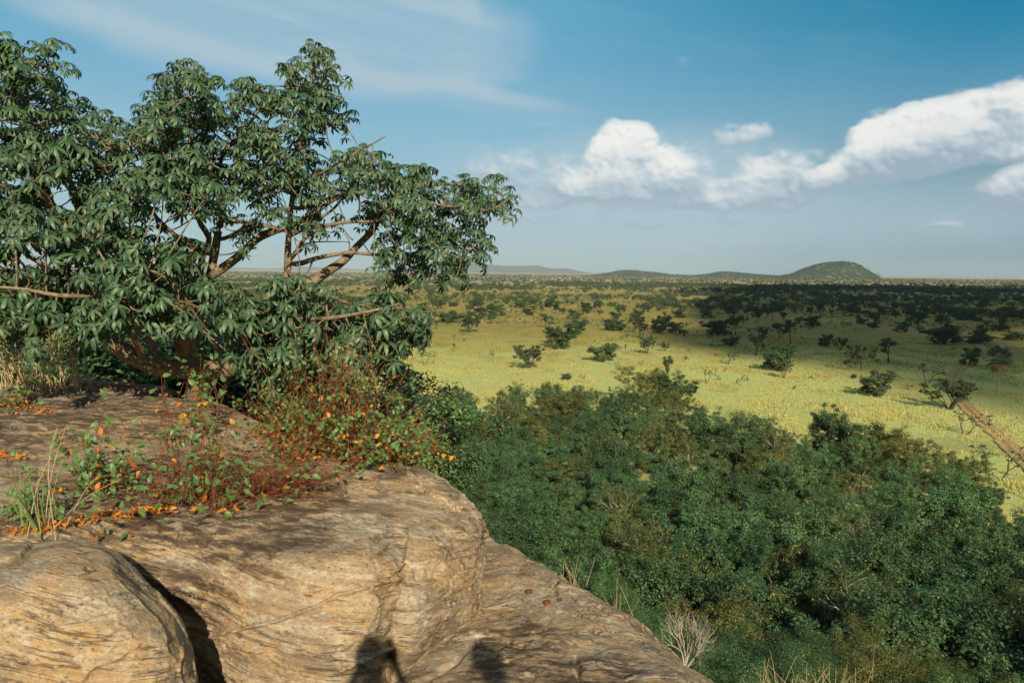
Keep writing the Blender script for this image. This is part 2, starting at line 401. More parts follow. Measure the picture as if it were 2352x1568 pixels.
A = [  # hidden back low, hidden back, skyline, back top, mid top, front top, shoulder, face, face low, foot
 [(-420, 1050, 12.5), (-420, 900, 11.6), (-420, 866, 10.6), (-420, 930, 8.6), (-420, 1060, 6.8), (-400, 1200, 5.2), (-400, 1300, 4.95), (-400, 1450, 5.0), (-400, 1600, 5.0), (-400, 1750, 5.0)],
 [(-150, 1050, 12.5), (-150, 905, 11.6), (-150, 868, 10.6), (-150, 930, 8.7), (-150, 1050, 6.9), (-150, 1205, 5.2), (-150, 1300, 5.0), (-150, 1450, 5.0), (-150, 1600, 5.0), (-150, 1750, 5.0)],
 [(60, 1050, 12.3), (60, 910, 11.2), (60, 874, 10.3), (50, 935, 8.8), (40, 1050, 7.0), (30, 1195, 5.25), (30, 1290, 4.95), (40, 1450, 4.95), (40, 1600, 5.0), (40, 1750, 5.0)],
 [(290, 1060, 12.0), (290, 920, 10.8), (290, 888, 10.0), (270, 945, 8.6), (240, 1050, 7.0), (230, 1200, 5.3), (230, 1290, 4.95), (260, 1450, 4.95), (280, 1600, 5.0), (280, 1750, 5.0)],
 [(480, 1070, 11.0), (490, 955, 9.9), (490, 916, 9.3), (450, 980, 8.0), (420, 1080, 6.7), (390, 1210, 5.25), (410, 1310, 5.0), (450, 1450, 5.2), (470, 1600, 5.25), (475, 1750, 5.25)],
 [(640, 1100, 10.0), (640, 1010, 9.0), (620, 966, 8.6), (590, 1030, 7.6), (560, 1110, 6.6), (540, 1215, 5.35), (540, 1315, 4.8), (550, 1440, 4.8), (560, 1580, 4.8), (560, 1750, 4.8)],
 [(800, 1120, 9.2), (780, 1045, 8.2), (750, 1008, 7.8), (730, 1070, 7.1), (715, 1140, 6.4), (700, 1215, 5.4), (700, 1305, 4.8), (710, 1430, 4.65), (715, 1570, 4.6), (715, 1740, 4.6)],
 [(900, 1150, 8.6), (880, 1080, 7.8), (865, 1040, 7.4), (850, 1095, 6.9), (845, 1150, 6.3), (850, 1205, 5.6), (868, 1275, 4.95), (868, 1400, 4.75), (862, 1530, 4.72), (845, 1720, 4.7)],
 [(930, 1160, 8.4), (915, 1090, 7.7), (905, 1052, 7.3), (890, 1100, 6.8), (885, 1150, 6.3), (885, 1210, 5.75), (892, 1290, 5.5), (892, 1400, 5.4), (888, 1520, 5.35), (880, 1700, 5.0)],
 [(980, 1180, 8.1), (965, 1110, 7.4), (955, 1068, 7.0), (940, 1110, 6.6), (930, 1150, 6.2), (925, 1200, 5.85), (915, 1290, 5.3), (910, 1400, 5.05), (905, 1500, 5.05), (900, 1680, 5.2)],
 [(1060, 1210, 7.9), (1030, 1130, 7.2), (1015, 1096, 6.8), (1000, 1125, 6.5), (990, 1160, 6.2), (985, 1200, 5.9), (975, 1290, 5.3), (965, 1400, 5.1), (950, 1510, 5.15), (935, 1600, 5.6)],
 [(1110, 1270, 7.8), (1080, 1175, 7.1), (1062, 1136, 6.7), (1050, 1155, 6.5), (1045, 1180, 6.3), (1040, 1215, 6.0), (1030, 1300, 5.5), (1020, 1400, 5.35), (1000, 1480, 5.45), (985, 1560, 5.9)],
 [(1120, 1300, 7.7), (1110, 1230, 7.1), (1100, 1172, 6.8), (1098, 1185, 6.6), (1098, 1200, 6.4), (1098, 1230, 6.15), (1092, 1310, 5.8), (1078, 1400, 5.7), (1045, 1460, 5.8), (1020, 1530, 6.2)],
 [(1110, 1330, 7.7), (1108, 1290, 7.4), (1118, 1215, 7.0), (1120, 1222, 6.9), (1121, 1232, 6.8), (1121, 1255, 6.65), (1115, 1320, 6.4), (1100, 1395, 6.3), (1065, 1450, 6.3), (1035, 1510, 6.5)],
 [(1050, 1340, 8.2), (1060, 1300, 8.0), (1080, 1240, 7.9), (1085, 1245, 7.8), (1085, 1255, 7.7), (1085, 1275, 7.6), (1080, 1330, 7.4), (1060, 1390, 7.2), (1030, 1440, 7.0), (1000, 1500, 7.0)],
]
As = [[P(*q) for q in s] for s in A]
S1 = P(430, 1130, 6.0); S2 = P(760, 1010, 7.6); S3 = P(120, 930, 8.6)
rockA, GA = rock("rock_outcrop", As, 760, 420,
    rock_mat("banded_rock", [((*S1[:2], S1[2] - .1), 1.5), (S3, 1.9), (P(350, 960, 8.4), 1.0), (P(870, 1060, 7.2), 0.55), (P(150, 1180, 5.4), 0.8), (P(600, 1200, 5.4), 0.5)]),
    "large banded tan rock outcrop with a flat stained top carrying the shrubs", 3, 0.06, 0.015,
    [([(495, 1455), (640, 1425), (760, 1378), (885, 1332)], 4, 0.035),
     ([(690, 1195), (800, 1190), (870, 1235), (885, 1260)], 4, 0.03), ([(905, 1060), (960, 1110), (1010, 1150), (1060, 1170)], 4, 0.03),
     ([(885, 1235), (880, 1330), (892, 1420), (886, 1520)], 9, 0.09), ([(940, 1220), (935, 1300), (950, 1400)], 8, 0.02),
     ([(130, 890), (300, 905), (450, 940)], 5, 0.03), ([(780, 1540), (860, 1500), (890, 1480)], 5, .04)], 0.45, 0.4)
B = [
 [(-400, 1330, 5.1), (-400, 1265, 4.8), (-400, 1290, 4.3), (-400, 1360, 3.95), (-400, 1480, 3.75), (-400, 1650, 3.7), (-400, 1850, 3.7)],
 [(-180, 1330, 5.1), (-180, 1262, 4.8), (-180, 1290, 4.3), (-180, 1360, 3.9), (-180, 1480, 3.7), (-180, 1650, 3.6), (-180, 1850, 3.6)],
 [(0, 1320, 5.1), (0, 1245, 4.8), (0, 1272, 4.3), (0, 1340, 3.9), (0, 1450, 3.7), (0, 1620, 3.6), (0, 1850, 3.6)],
 [(140, 1310, 5.1), (140, 1232, 4.8), (145, 1258, 4.4), (150, 1330, 3.95), (160, 1440, 3.75), (170, 1620, 3.65), (170, 1850, 3.65)],
 [(235, 1310, 5.1), (238, 1240, 4.8), (245, 1265, 4.5), (260, 1335, 4.1), (280, 1440, 3.85), (295, 1620, 3.75), (300, 1850, 3.75)],
 [(310, 1370, 5.0), (308, 1300, 4.8), (318, 1322, 4.55), (345, 1375, 4.2), (375, 1460, 3.95), (390, 1630, 3.85), (395, 1850, 3.85)],
 [(380, 1420, 4.95), (378, 1365, 4.75), (392, 1382, 4.55), (415, 1425, 4.3), (436, 1500, 4.1), (446, 1640, 4.0), (448, 1850, 4.0)],
 [(410, 1470, 4.9), (412, 1415, 4.75), (426, 1430, 4.65), (446, 1470, 4.45), (459, 1540, 4.3), (464, 1660, 4.2), (464, 1850, 4.2)],
 [(390, 1500, 5.0), (395, 1450, 4.9), (410, 1465, 4.85), (430, 1500, 4.75), (445, 1560, 4.65), (450, 1680, 4.6), (450, 1850, 4.6)],
]
rockB, GB = rock("boulder", [[P(*q) for q in s] for s in B], 520, 380, rock_mat("boulder_rock"), "rounded banded boulder split off by a dark crack, lowest in the corner", 51, 0.05, 0.012,
    [([(0, 1290), (45, 1275), (60, 1262)], 4, 0.03), ([(60, 1450), (200, 1430), (300, 1395)], 5, 0.012)], 0.5, 0.45, facet=0.012)
def drops(p, sx=1.0):
    p = np.asarray(p); return [p, p + (0.32 * sx, 0.16, -0.42), p + (0.8 * sx, 0.4, -1.8), p + (1.4 * sx, 0.8, -5.5)]
Cs = [
 [P(1000, 1290, 8.8), P(1050, 1240, 8.3), P(1080, 1228, 8.1), P(1105, 1224, 8.0)] + drops(P(1122, 1226, 7.95)),
 [P(960, 1340, 7.6), P(1050, 1290, 7.4), P(1110, 1272, 7.4), P(1170, 1262, 7.4)] + drops(P(1205, 1264, 7.45)),
 [P(930, 1370, 6.9), P(1060, 1335, 6.8), P(1160, 1318, 6.8), P(1260, 1308, 6.8)] + drops(P(1305, 1315, 6.9)),
 [P(880, 1440, 6.0), P(1070, 1430, 5.9), P(1240, 1420, 5.8), P(1410, 1412, 5.8)] + drops(P(1480, 1432, 5.9)),
 [P(830, 1560, 5.3), P(1050, 1530, 5.15), P(1280, 1520, 5.0), P(1530, 1505, 4.95)] + drops(P(1610, 1528, 5.1)),
 [P(800, 1700, 4.5), P(1050, 1650, 4.4), P(1330, 1630, 4.25), P(1640, 1600, 4.3)] + drops(P(1755, 1620, 4.4)),
 [np.array(q) for q in ((-1.8, 2.4, 27.9), (-.6, 2.4, 28.0), (.6, 2.4, 28.0), (1.5, 2.5, 27.8))] + drops((2.0, 2.5, 27.6)),
 [np.array(q) for q in ((-2.8, 0.5, 28.3), (-.8, 0.5, 28.35), (.8, 0.5, 28.35), (2.0, 0.5, 28.2))] + drops((2.5, 0.5, 27.95)),
 [np.array(q) for q in ((-3.5, -2, 28.4), (-.8, -2, 28.4), (1, -2, 28.4), (2.2, -2, 28.2))] + drops((2.7, -2, 27.95)),
 [np.array(q) for q in ((-4.5, -6, 27.6), (-.8, -6, 27.6), (1, -6, 27.6), (2.2, -6, 27.4))] + drops((2.7, -6, 27.0)),
]
rockC, GC = rock("rock_slab", Cs, 520, 360, rock_mat("slab_rock", [(P(1180, 1500, 5.3), 0.45), (P(1380, 1560, 4.8), 0.35)], 1), "lower sloping rock slab with pale veins, dropping away to the treetops", 91, 0.07, 0.008,
    [([(1290, 1300), (1284, 1325), (1270, 1338), (1276, 1355)], 4, 0.03), ([(960, 1568), (1040, 1520), (1100, 1470)], 5, 0.03), ([(1320, 1500), (1330, 1530), (1322, 1560)], 4, .03)], 0.55, 0.4)

# ------------------------------------------------------------------ the big tree with hand-shaped leaves
def zc(q, D):  # zoom window C (left lower) -> photograph px ; q in that window
    return P(q[0] * 0.2578, 477.8 + q[1] * 0.2578, D)
def zd(q, D): return P(588 + q[0] * 0.2578, 477.8 + q[1] * 0.2578, D)
def za(q, D): return P(q[0] * 0.2578, 73.5 + q[1] * 0.2578, D)
def zb(q, D): return P(588 + q[0] * 0.2578, 73.5 + q[1] * 0.2578, D)
LIMBS = [  # (points, start radius, end radius)
 ([P(440, 985, 10.3), P(452, 920, 10.0), zc((1800, 1540), 9.8), zc((1790, 1430), 9.8)], .17, .15),
 ([zc((1790, 1440), 9.8), zc((1500, 1440), 9.5), zc((1300, 1390), 9.3), zc((1130, 1290), 9.2), zc((1000, 1210), 9.1), zc((870, 1110), 9.0), zc((700, 1010), 8.9), zc((590, 900), 8.9), zc((565, 690), 9.0), zc((590, 500), 9.0), zc((595, 300), 9.0), zc((530, 130), 9.1), zc((470, 0), 9.2), za((380, 1250), 9.3), za((330, 950), 9.3), za((260, 700), 9.3), za((240, 480), 9.3), za((440, 330), 9.3)], .125, .012),
 ([zc((560, 900), 8.9), zc((300, 700), 8.7), zc((120, 640), 8.6), zc((-150, 560), 8.6), zc((-400, 500), 8.6)], .05, .02),
 ([zc((560, 610), 9.0), zc((430, 530), 8.9), zc((250, 430), 8.8), zc((100, 280), 8.8), zc((0, 150), 8.9)], .035, .012),
 ([zc((1760, 1450), 9.8), zc((1680, 1330), 9.7), zc((1640, 1200), 9.6), zc((1600, 1060), 9.5), zc((1520, 980), 9.4), zc((1450, 800), 9.4), zc((1440, 640), 9.4), zc((1250, 480), 9.3), zc((980, 300), 9.3), zc((760, 60), 9.4), za((640, 1420), 9.5), za((570, 1200), 9.6), za((380, 900), 9.7), za((180, 560), 9.8), za((60, 350), 9.8)], .12, .012),
 ([zc((1790, 1440), 9.8), zc((1710, 1290), 9.9), zc((1745, 1100), 9.9), zc((1770, 900), 9.9), zc((1850, 700), 9.9), zc((1890, 520), 9.9), zc((1925, 350), 9.9), zc((1945, 180), 9.9), zc((1965, 20), 10.0), za((1960, 1350), 10.1), za((1980, 1100), 10.1), zb((-120, 900), 10.1), zb((60, 640), 10.1), zb((60, 500), 10.1)], .085, .012),
 ([zc((1770, 800), 9.9), zc((1780, 580), 9.7), zc((1800, 430), 9.6), zc((1860, 290), 9.6), zc((1770, 110), 9.6), za((1730, 1430), 9.6), za((1700, 1100), 9.6), za((1690, 800), 9.6), za((1690, 600), 9.6), za((1640, 450), 9.6), za((1470, 370), 9.6)], .05, .01),
 ([zc((1930, 410), 9.9), zc((1780, 385), 9.7), zc((1680, 340), 9.5), zc((1520, 210), 9.3), zc((1400, 90), 9.2), za((1300, 1480), 9.1), za((1200, 1200), 9.0), za((1150, 950), 9.0)], .04, .01),
 ([zc((1870, 600), 9.9), zc((2010, 510), 10.0), zc((2140, 410), 10.1), zd((0, 305), 10.2), zd((130, 232), 10.2), zd((290, 160), 10.3), zd((480, 80), 10.4), zb((700, 1480), 10.5), zb((900, 1380), 10.6), zb((1150, 1300), 10.7)], .07, .012),
 ([zc((1790, 1445), 9.8), zc((2000, 1455), 9.6), zc((2180, 1370), 9.4), zd((0, 1290), 9.3), zd((130, 1180), 9.4), zd((280, 1000), 9.6), zd((430, 720), 9.9), zd((600, 590), 10.1), zd((750, 480), 10.3), zd((870, 370), 10.4), zd((1010, 240), 10.5), zd((1120, 90), 10.6), zb((1300, 1430), 10.6), zb((1550, 1370), 10.7), zb((1850, 1360), 10.8), zb((2150, 1400), 10.8)], .12, .012),
 ([zd((150, 1170), 9.4), zd((230, 900), 9.7), zd((280, 600), 9.9), zd((283, 430), 9.9), zd((290, 200), 9.9), zd((300, 40), 9.9), zb((325, 1420), 9.9), zb((350, 1200), 9.9), zb((390, 1000), 9.9), zb((415, 830), 9.9), zb((455, 600), 9.9), zb((500, 400), 9.9), zb((510, 290), 9.9), zb((560, 200), 9.9), zb((620, 150), 9.9)], .06, .010),
 ([zd((285, 240), 9.9), zd((400, 205), 9.7), zd((500, 175), 9.6), zd((650, 155), 9.6), zd((860, 122), 9.5), zd((1040, 118), 9.5), zd((1200, 80), 9.5), zb((1500, 1500), 9.5)], .032, .012),
 ([zd((290, 488), 9.9), zd((400, 490), 9.9), zd((600, 440), 9.9), zd((820, 402), 10.0), zd((1000, 408), 10.1), zd((1200, 420), 10.1), zd((1400, 405), 10.2), zd((1650, 300), 10.3), zd((1800, 200), 10.3)], .034, .012),
 ([zd((300, 460), 9.9), zd((410, 320), 10.0), zd((470, 220), 10.1), zd((540, 115), 10.2), zd((680, 20), 10.3), zb((800, 1450), 10.3), zb((980, 1250), 10.3), zb((1100, 1180), 10.3)], .03, .01),
 ([zb((340, 1340), 9.9), zb((500, 1300), 9.8), zb((650, 1220), 9.7), zb((790, 1150), 9.6), zb((900, 1070), 9.6), zb((1050, 990), 9.5), zb((1150, 930), 9.5)], .028, .009),
 ([zb((310, 1560), 9.9), zb((440, 1560), 10.0), zb((600, 1500), 10.2), zb((820, 1430), 10.3), zb((1000, 1380), 10.4)], .03, .01),
 ([zb((325, 1435), 9.9), zb((200, 1390), 9.7), zb((60, 1310), 9.6), zb((-150, 1250), 9.5)], .026, .01),
 ([zd((275, 205), 9.9), zd((150, 170), 9.8), zd((0, 150), 9.8), zc((2180, 130), 9.8), zc((2000, 80), 9.7), za((2050, 1440), 9.6)], .028, .01),
 ([zc((1935, 275), 9.9), zc((2060, 250), 9.8), zc((2200, 160), 9.7), zd((50, 60), 9.7)], .03, .01),
 ([zd((130, 1180), 9.4), zd((260, 1080), 8.9), zd((420, 1000), 8.4), zd((650, 980), 8.0), zd((850, 950), 7.9), zd((1100, 900), 7.9), zd((1280, 850), 7.9)], .045, .012),
 ([zd((650, 980), 8.0), zd((620, 850), 8.0), zd((600, 740), 8.1)], .02, .008),
 ([zc((2000, 1455), 9.6), zc((1900, 1200), 9.0), zc((1750, 950), 8.5), zc((1650, 800), 8.3), zc((1450, 600), 8.1), zc((1150, 500), 8.0)], .035, .01),
 ([zc((1300, 1390), 9.3), zc((1180, 1150), 8.9), zc((1000, 900), 8.5), zc((800, 800), 8.2), zc((500, 780), 8.0), zc((200, 720), 7.9), zc((-100, 700), 7.9)], .05, .012),
 ([zc((1180, 1150), 8.9), zc((1250, 900), 8.5), zc((1200, 700), 8.2), zc((1000, 550), 8.0)], .03, .01),
 ([zd((280, 560), 9.9), zd((330, 640), 9.2), zd((300, 720), 8.7), zd((180, 740), 8.5)], .02, .008),
 ([zb((330, 1380), 9.9), zb((200, 1000), 9.7), zb((60, 800), 9.6), zb((-80, 700), 9.6)], .02, .008),
 ([zb((455, 600), 9.9), zb((600, 520), 9.9), zb((700, 560), 9.9), zb((800, 650), 10.0)], .016, .006),
 ([zb((455, 600), 9.9), zb((330, 500), 9.8), zb((150, 480), 9.8)], .016, .006),
 ([zc((1500, 1440), 9.5), zc((1200, 1000), 10.3), zc((900, 500), 10.6), zc((500, 200), 10.8), za((300, 1200), 10.8), za((100, 1000), 10.9), za((-200, 800), 10.9)], .06, .012),
]
BARE = [([zd((420, 322), 10.0), zd((600, 305), 10.0), zd((700, 303), 10.0), zd((830, 298), 10.0)], .011, .004), ([zd((572, 306), 10.0), zd((555, 280), 10.), zd((550, 243), 10.)], .006, .003),
        ([zd((635, 305), 10.0), zd((640, 275), 10.), zd((646, 246), 10.)], .006, .003), ([zd((420, 214), 9.7), zd((600, 208), 9.8), zd((690, 212), 9.9), zd((775, 216), 9.9)], .009, .004),
        ([zd((830, 395), 10.0), zd((830, 300), 10.0), zd((780, 225), 10.0)], .01, .004), ([zd((500, 470), 9.9), zd((490, 530), 9.8), zd((450, 580), 9.8)], .014, .006),
        ([zc((2281, 360), 10.1), zc((2100, 400), 10.0), zc((1960, 408), 9.9)], .012, .006), ([zd((150, 175), 9.8), zd((80, 205), 9.9), zd((-100, 240), 10.)], .01, .005),
        ([zd((870, 290), 10.1), zd((800, 210), 10.0), zd((740, 170), 9.9)], .009, .004)]
MASK = """
................................ 0
s..s...............ss........... 1
mmmm......s.......smm........... 2
mmms.....smmms.s..mmms.......... 3
mmmm......mmmssmmmmmm........... 4
mmmmms...mmmmmsmmmmmms.......... 5
mmmmmmmmsmmmmmmmmmmmms.......... 6
mmmmmmmmmmmmmmmmmmmms.ss........ 7
mmmmmmmmmmmmmmmmmmmmsmmmss...... 8
mmmmmmmmmmmmmmmmmmmmssmmmmmss... 9
mmmssmmmnnnnnnmmmmmmmmmmmmmmmmms 10
mmmsssnnnnnmmmsssssmssmmmmmmmmmm 11
nnssnnnnmssssssm.smmsssmmmmmmms. 12
nnnnnnnnnss.s.sms.s....smmmmmm.. 13
ns.nnnsnnnnnss.s......ssmmmmmm.. 14
n.sn.snnnnnns.....s....smmsmm... 15
nnnssnnnnnnnn....nnn....s....... 16
nnnnnnnnnnnnnn..nnnnn..nn....... 17
nnnnnnnnnnnns..snnnnnnnnnn...... 18
snnssn........nnnnnnnnnnnns..... 19
..............nnnnnnnnnnn....... 20
..............ssnns..smmm....... 21
........................mm...... 22
"""
# one palmate leaf: seven drooping leaflets round the tip of its stalk (local +Z is up at the tip)
def palmate(seed):
    r = np.random.default_rng(seed); V = []; F = []; n = 0
    k = 7 if seed % 3 else 6
    for i in range(k):
        th = (i + 0.5) / k * 2 * math.pi * 0.86 + 0.22 + r.normal(0, .07); L = 1.0 * (0.72 + 0.28 * math.sin((i + .5) / k * math.pi)) * r.uniform(.92, 1.06); W = L * r.uniform(.115, .15)
        droop0, droop1 = R(r.uniform(0, 24)), R(r.uniform(50, 88)); S = 5
        x = 0.0; z = 0.0; c = []
        for s in range(S + 1):
            c.append((x, z)); a = droop0 + (droop1 - droop0) * (s / S) ** 0.8; x += L / S * math.cos(a); z -= L / S * math.sin(a)
        prof = [0.05, 0.62, 0.95, 1.0, 0.66, 0.03]
        cs, sn = math.cos(th), math.sin(th)
        for s in range(S + 1):
            w = W * prof[s]; cx, cz = c[s]; a = droop0 + (droop1 - droop0) * (s / S) ** 0.8
            for sd, lift in ((-1, .30), (0, 0), (1, .30)):
                lx = cx + lift * abs(sd) * w * math.sin(a); lz = cz + lift * abs(sd) * w * math.cos(a); ly = sd * w
                V.append((lx * cs - ly * sn, lx * sn + ly * cs, lz))
        for s in range(S):
            for q in range(2):
                a0 = n + s * 3 + q; F.append((a0, a0 + 1, a0 + 4, a0 + 3))
        n += (S + 1) * 3
    return np.array(V), np.array(F)
LEAFT = [palmate(i) for i in range(8)]
def frames(axis, spin):
    """rotation matrices whose Z column is axis"""
    z = nrm(axis); ref = np.where(np.abs(z[:, 2:3]) < 0.9, np.array([[0, 0, 1.0]]), np.array([[1.0, 0, 0]])); x = nrm(np.cross(ref, z)); y = np.cross(z, x)
    c, s = np.cos(spin)[:, None], np.sin(spin)[:, None]; x2 = x * c + y * s; y2 = -x * s + y * c
    return np.stack([x2, y2, z], axis=-1)
def scatter(tmpl, pos, Rm, sc):
    V, Fq = tmpl
    out = np.einsum("nij,vj->nvi", Rm, V) * np.asarray(sc)[:, None, None] + pos[:, None, :]
    return out.reshape(-1, 3), (Fq[None] + (np.arange(len(pos)) * len(V))[:, None, None]).reshape(-1, Fq.shape[1])

def big_tree():
    r = np.random.default_rng(11); att = []
    rows = [l.split()[0] for l in MASK.strip().splitlines()][1:]
    for j, row in enumerate(rows):
        for i, ch in enumerate(row):
            if ch == ".": continue
            n = {"s": 0.42, "m": 3.6, "n": 3.0}[ch]
            if i < 8 and j < 8: n *= 1.05
            cnt = int(n) + (r.random() < n - int(n))
            for _ in range(cnt):
                px = (i + r.random()) * 36.75; py = 73.5 + 24 + (j + r.uniform(0.0, 1.0)) * 36.75
                if ch == "n": D = r.uniform(7.7, 8.9) if r.random() < .8 else r.uniform(9, 10)
                else: D = r.uniform(9.0, 10.9) - (0.5 if i < 12 else 0)
                att.append(P(px, py, D))
                if i == 0:
                    for t in range(4):
                        if r.random() < .6: att.append(P(-36.75 * (t + r.random()), py, D))
    att = np.array(att)
    # keep rosettes from piling up
    keep = []
    for a in r.permutation(len(att)):
        if all(np.linalg.norm(att[a] - att[b]) > 0.125 for b in keep): keep.append(a)
    att = att[keep]
    bag = Bag(); nodes = []; nrad = []
    for (pts, ra, rb) in LIMBS:
        q = resample(pts, 0.09); n = len(q); t = np.linspace(0, 1, n)
        rad = ra + (rb - ra) * t ** 0.8
        q = q + np.stack([vnoise(np.stack([t * n * .22 + k * 31, 0 * t + ra * 99, 0 * t], -1), 5) for k in range(3)], -1) * np.minimum(0.022, rad[:, None] * .5) * np.sin(t * math.pi)[:, None] ** .3
        rad = rad * (1 + 0.10 * vnoise(np.stack([t * n * .5, 0 * t + ra * 50, 0 * t], -1), 6))
        bag.add(*tube(q, rad, 10 if ra > .05 else 7)); nodes.append(q); nrad.append(rad)
    limbq, limbr = np.concatenate(nodes), np.concatenate(nrad)
    for (pts, ra, rb) in BARE:
        q = resample(pts, 0.05); t = np.linspace(0, 1, len(q)); q = q + np.stack([vnoise(np.stack([t * len(q) * .4 + k * 31, 0 * t + ra * 999, 0 * t], -1), 5) for k in range(3)], -1) * 0.012
        bag.add(*tube(q, ra + (rb - ra) * t, 5))
    # space colonisation from the limbs to the leaf rosettes
    N = limbq.copy(); start = len(N); par = np.full(len(N), -1); Nr = None
    Nl = [v for v in N]; par = list(par); alive = np.ones(len(att), bool); tip = {}
    step = 0.10
    for it_ in range(60):
        arr = np.array(Nl); A_ = np.where(alive)[0]
        if not len(A_): break
        pull = {}
        for a in A_:
            d2 = ((arr - att[a]) ** 2).sum(1); k = int(d2.argmin())
            if d2[k] < (step * 1.15) ** 2: alive[a] = False; tip[a] = k; continue
            pull.setdefault(k, []).append((att[a] - arr[k]) / math.sqrt(d2[k]))
        for k, ds in pull.items():
            v = np.sum(ds, axis=0) + r.normal(0, .12, 3); L = np.linalg.norm(v)
            if L < 1e-6: continue
            Nl.append(arr[k] + v / L * step); par.append(k)
    arr = np.array(Nl); cnt = np.zeros(len(arr))
    for a in range(len(att)):
        k = tip.get(a, None)
        if k is None: k = int(((arr - att[a]) ** 2).sum(1).argmin()); tip[a] = k
        while k >= start: cnt[k] += 1; k = par[k]
    rad = 0.0042 + 0.0028 * np.sqrt(cnt)
    kids = {}
    for k in range(start, len(arr)):
        if cnt[k] > 0: kids.setdefault(par[k], []).append(k)
    # chains
    done = set()
    def chain(k0, k1):
        c = [k0, k1]
        while True:
            nx = kids.get(c[-1], [])
            if not nx: break
            b = max(nx, key=lambda q: cnt[q]); c.append(b)
        return c
    stack = [(k, q) for k in list(kids) if k < start for q in kids[k]]
    while stack:
        k0, k1 = stack.pop(); c = chain(k0, k1)
        rr = rad[c].copy(); rr[0] = rr[1]
        pts = arr[c]; 
        if len(pts) > 3: pts[1:-1] = 0.5 * pts[1:-1] + 0.25 * (pts[:-2] + pts[2:])
        bag.add(*tube(pts, rr, 5))
        for i_, k in enumerate(c[1:]):
            nx = kids.get(k, [])
            if len(nx) > 1:
                b = max(nx, key=lambda q: cnt[q])
                stack += [(k, q) for q in nx if q != b]
    # last twig to each rosette, then its leaves
    LP, LA, LS = [], [], []
    mid = att.mean(0)
    for a in range(len(att)):
        p0 = arr[tip[a]]; p1 = att[a]; d = p1 - p0; d = d / (np.linalg.norm(d) + 1e-6)
        out = p1 - limbq[((limbq - p1) ** 2).sum(1).argmin()]; out = out / (np.linalg.norm(out) + 1e-6)
        up = np.array([0, 0, 1.0]); ax = nrm(d * 0.4 + out * 0.5 + up * 0.8)
        p2 = p1 + ax * 0.05
        bag.add(*tube(np.array([p0, p1, p2]), np.array([.0055, .0048, .004]), 4))
        for k in range(int(r.integers(5, 8))):
            th = k * 2.4 + r.uniform(0, .5); tilt = r.uniform(0.35, 1.25)
            x = nrm(np.cross(ax, [0.3, 0.1, 1.0])); y = np.cross(ax, x)
            pd = nrm(ax * math.cos(tilt) + (x * math.cos(th) + y * math.sin(th)) * math.sin(tilt)); Lp = r.uniform(.09, .19)
            e = p2 + pd * Lp + np.array([0, 0, -0.02 * tilt])
            bag.add(*tube(np.array([p2 - ax * r.uniform(0, .06), p2 + pd * Lp * .6, e]), np.array([.0025, .002, .002]), 3), m=1)
            LP.append(e); LA.append(nrm(pd * 0.55 + up * 0.75 + r.normal(0, .16, 3) + np.array([.12, -.20, 0]))); LS.append(r.uniform(.088, .145) * (1.0 if p1[1] > 8.9 else 1.22))
    # thorns on the bark
    nth = 2600; k = r.choice(len(limbq), nth, p=limbr ** 1.2 / (limbr ** 1.2).sum()); k = k[limbr[k] > .02]
    tdir = nrm(r.normal(0, 1, (len(k), 3))); tp = limbq[k] + tdir * (limbr[k] * .82)[:, None]
    cone = (np.array([(1, 0, 0), (-.5, .87, 0), (-.5, -.87, 0), (0, 0, 2.2)]), np.array([(0, 1, 3, 3), (1, 2, 3, 3), (2, 0, 3, 3)])[:, :3])
    Vt, Ft = scatter(cone, tp, frames(tdir, r.uniform(0, 6, len(k))), r.uniform(.006, .012, len(k)) + 0.02 * 0)
    LP, LA, LS = np.array(LP), np.array(LA), np.array(LS)
    base = P(445, 960, 10.2)
    t = empty("tree", base); tag(t, "spreading tree with thorny pale limbs and drooping hand shaped leaves, rooted behind the rock", "tree")
    def shift(me):
        me.transform(Matrix.Translation(-Vector(base))); return me
    me = bag.mesh("limbs", [M["bark_pale"], M["stalk"]])
    obj("trunk", shift(me), t)
    obj("thorns", shift(mesh("thorns", Vt, Ft, M["bark_pale"], smooth=False)), t)["kind"] = "stuff"
    Vs, Fs = [], []; n = 0
    pick = r.integers(0, len(LEAFT), len(LP))
    for q in range(len(LEAFT)):
        s_ = np.where(pick == q)[0]
        V, Fq = scatter(LEAFT[q], LP[s_], frames(LA[s_], r.uniform(0, 6.28, len(s_))), LS[s_]); Vs.append(V); Fs.append(Fq + n); n += len(V)
    obj("foliage", shift(mesh("foliage", np.concatenate(Vs), np.concatenate(Fs), M["bombax_leaf"])), t)
    print("big tree: rosettes", len(att), "leaves", len(LP), "twig nodes", len(arr) - start)
M["stalk"] = flat_mat("stalk", (0.30, 0.20, 0.06), (0.16, 0.16, 0.05), 0.6, 20.0)
big_tree()
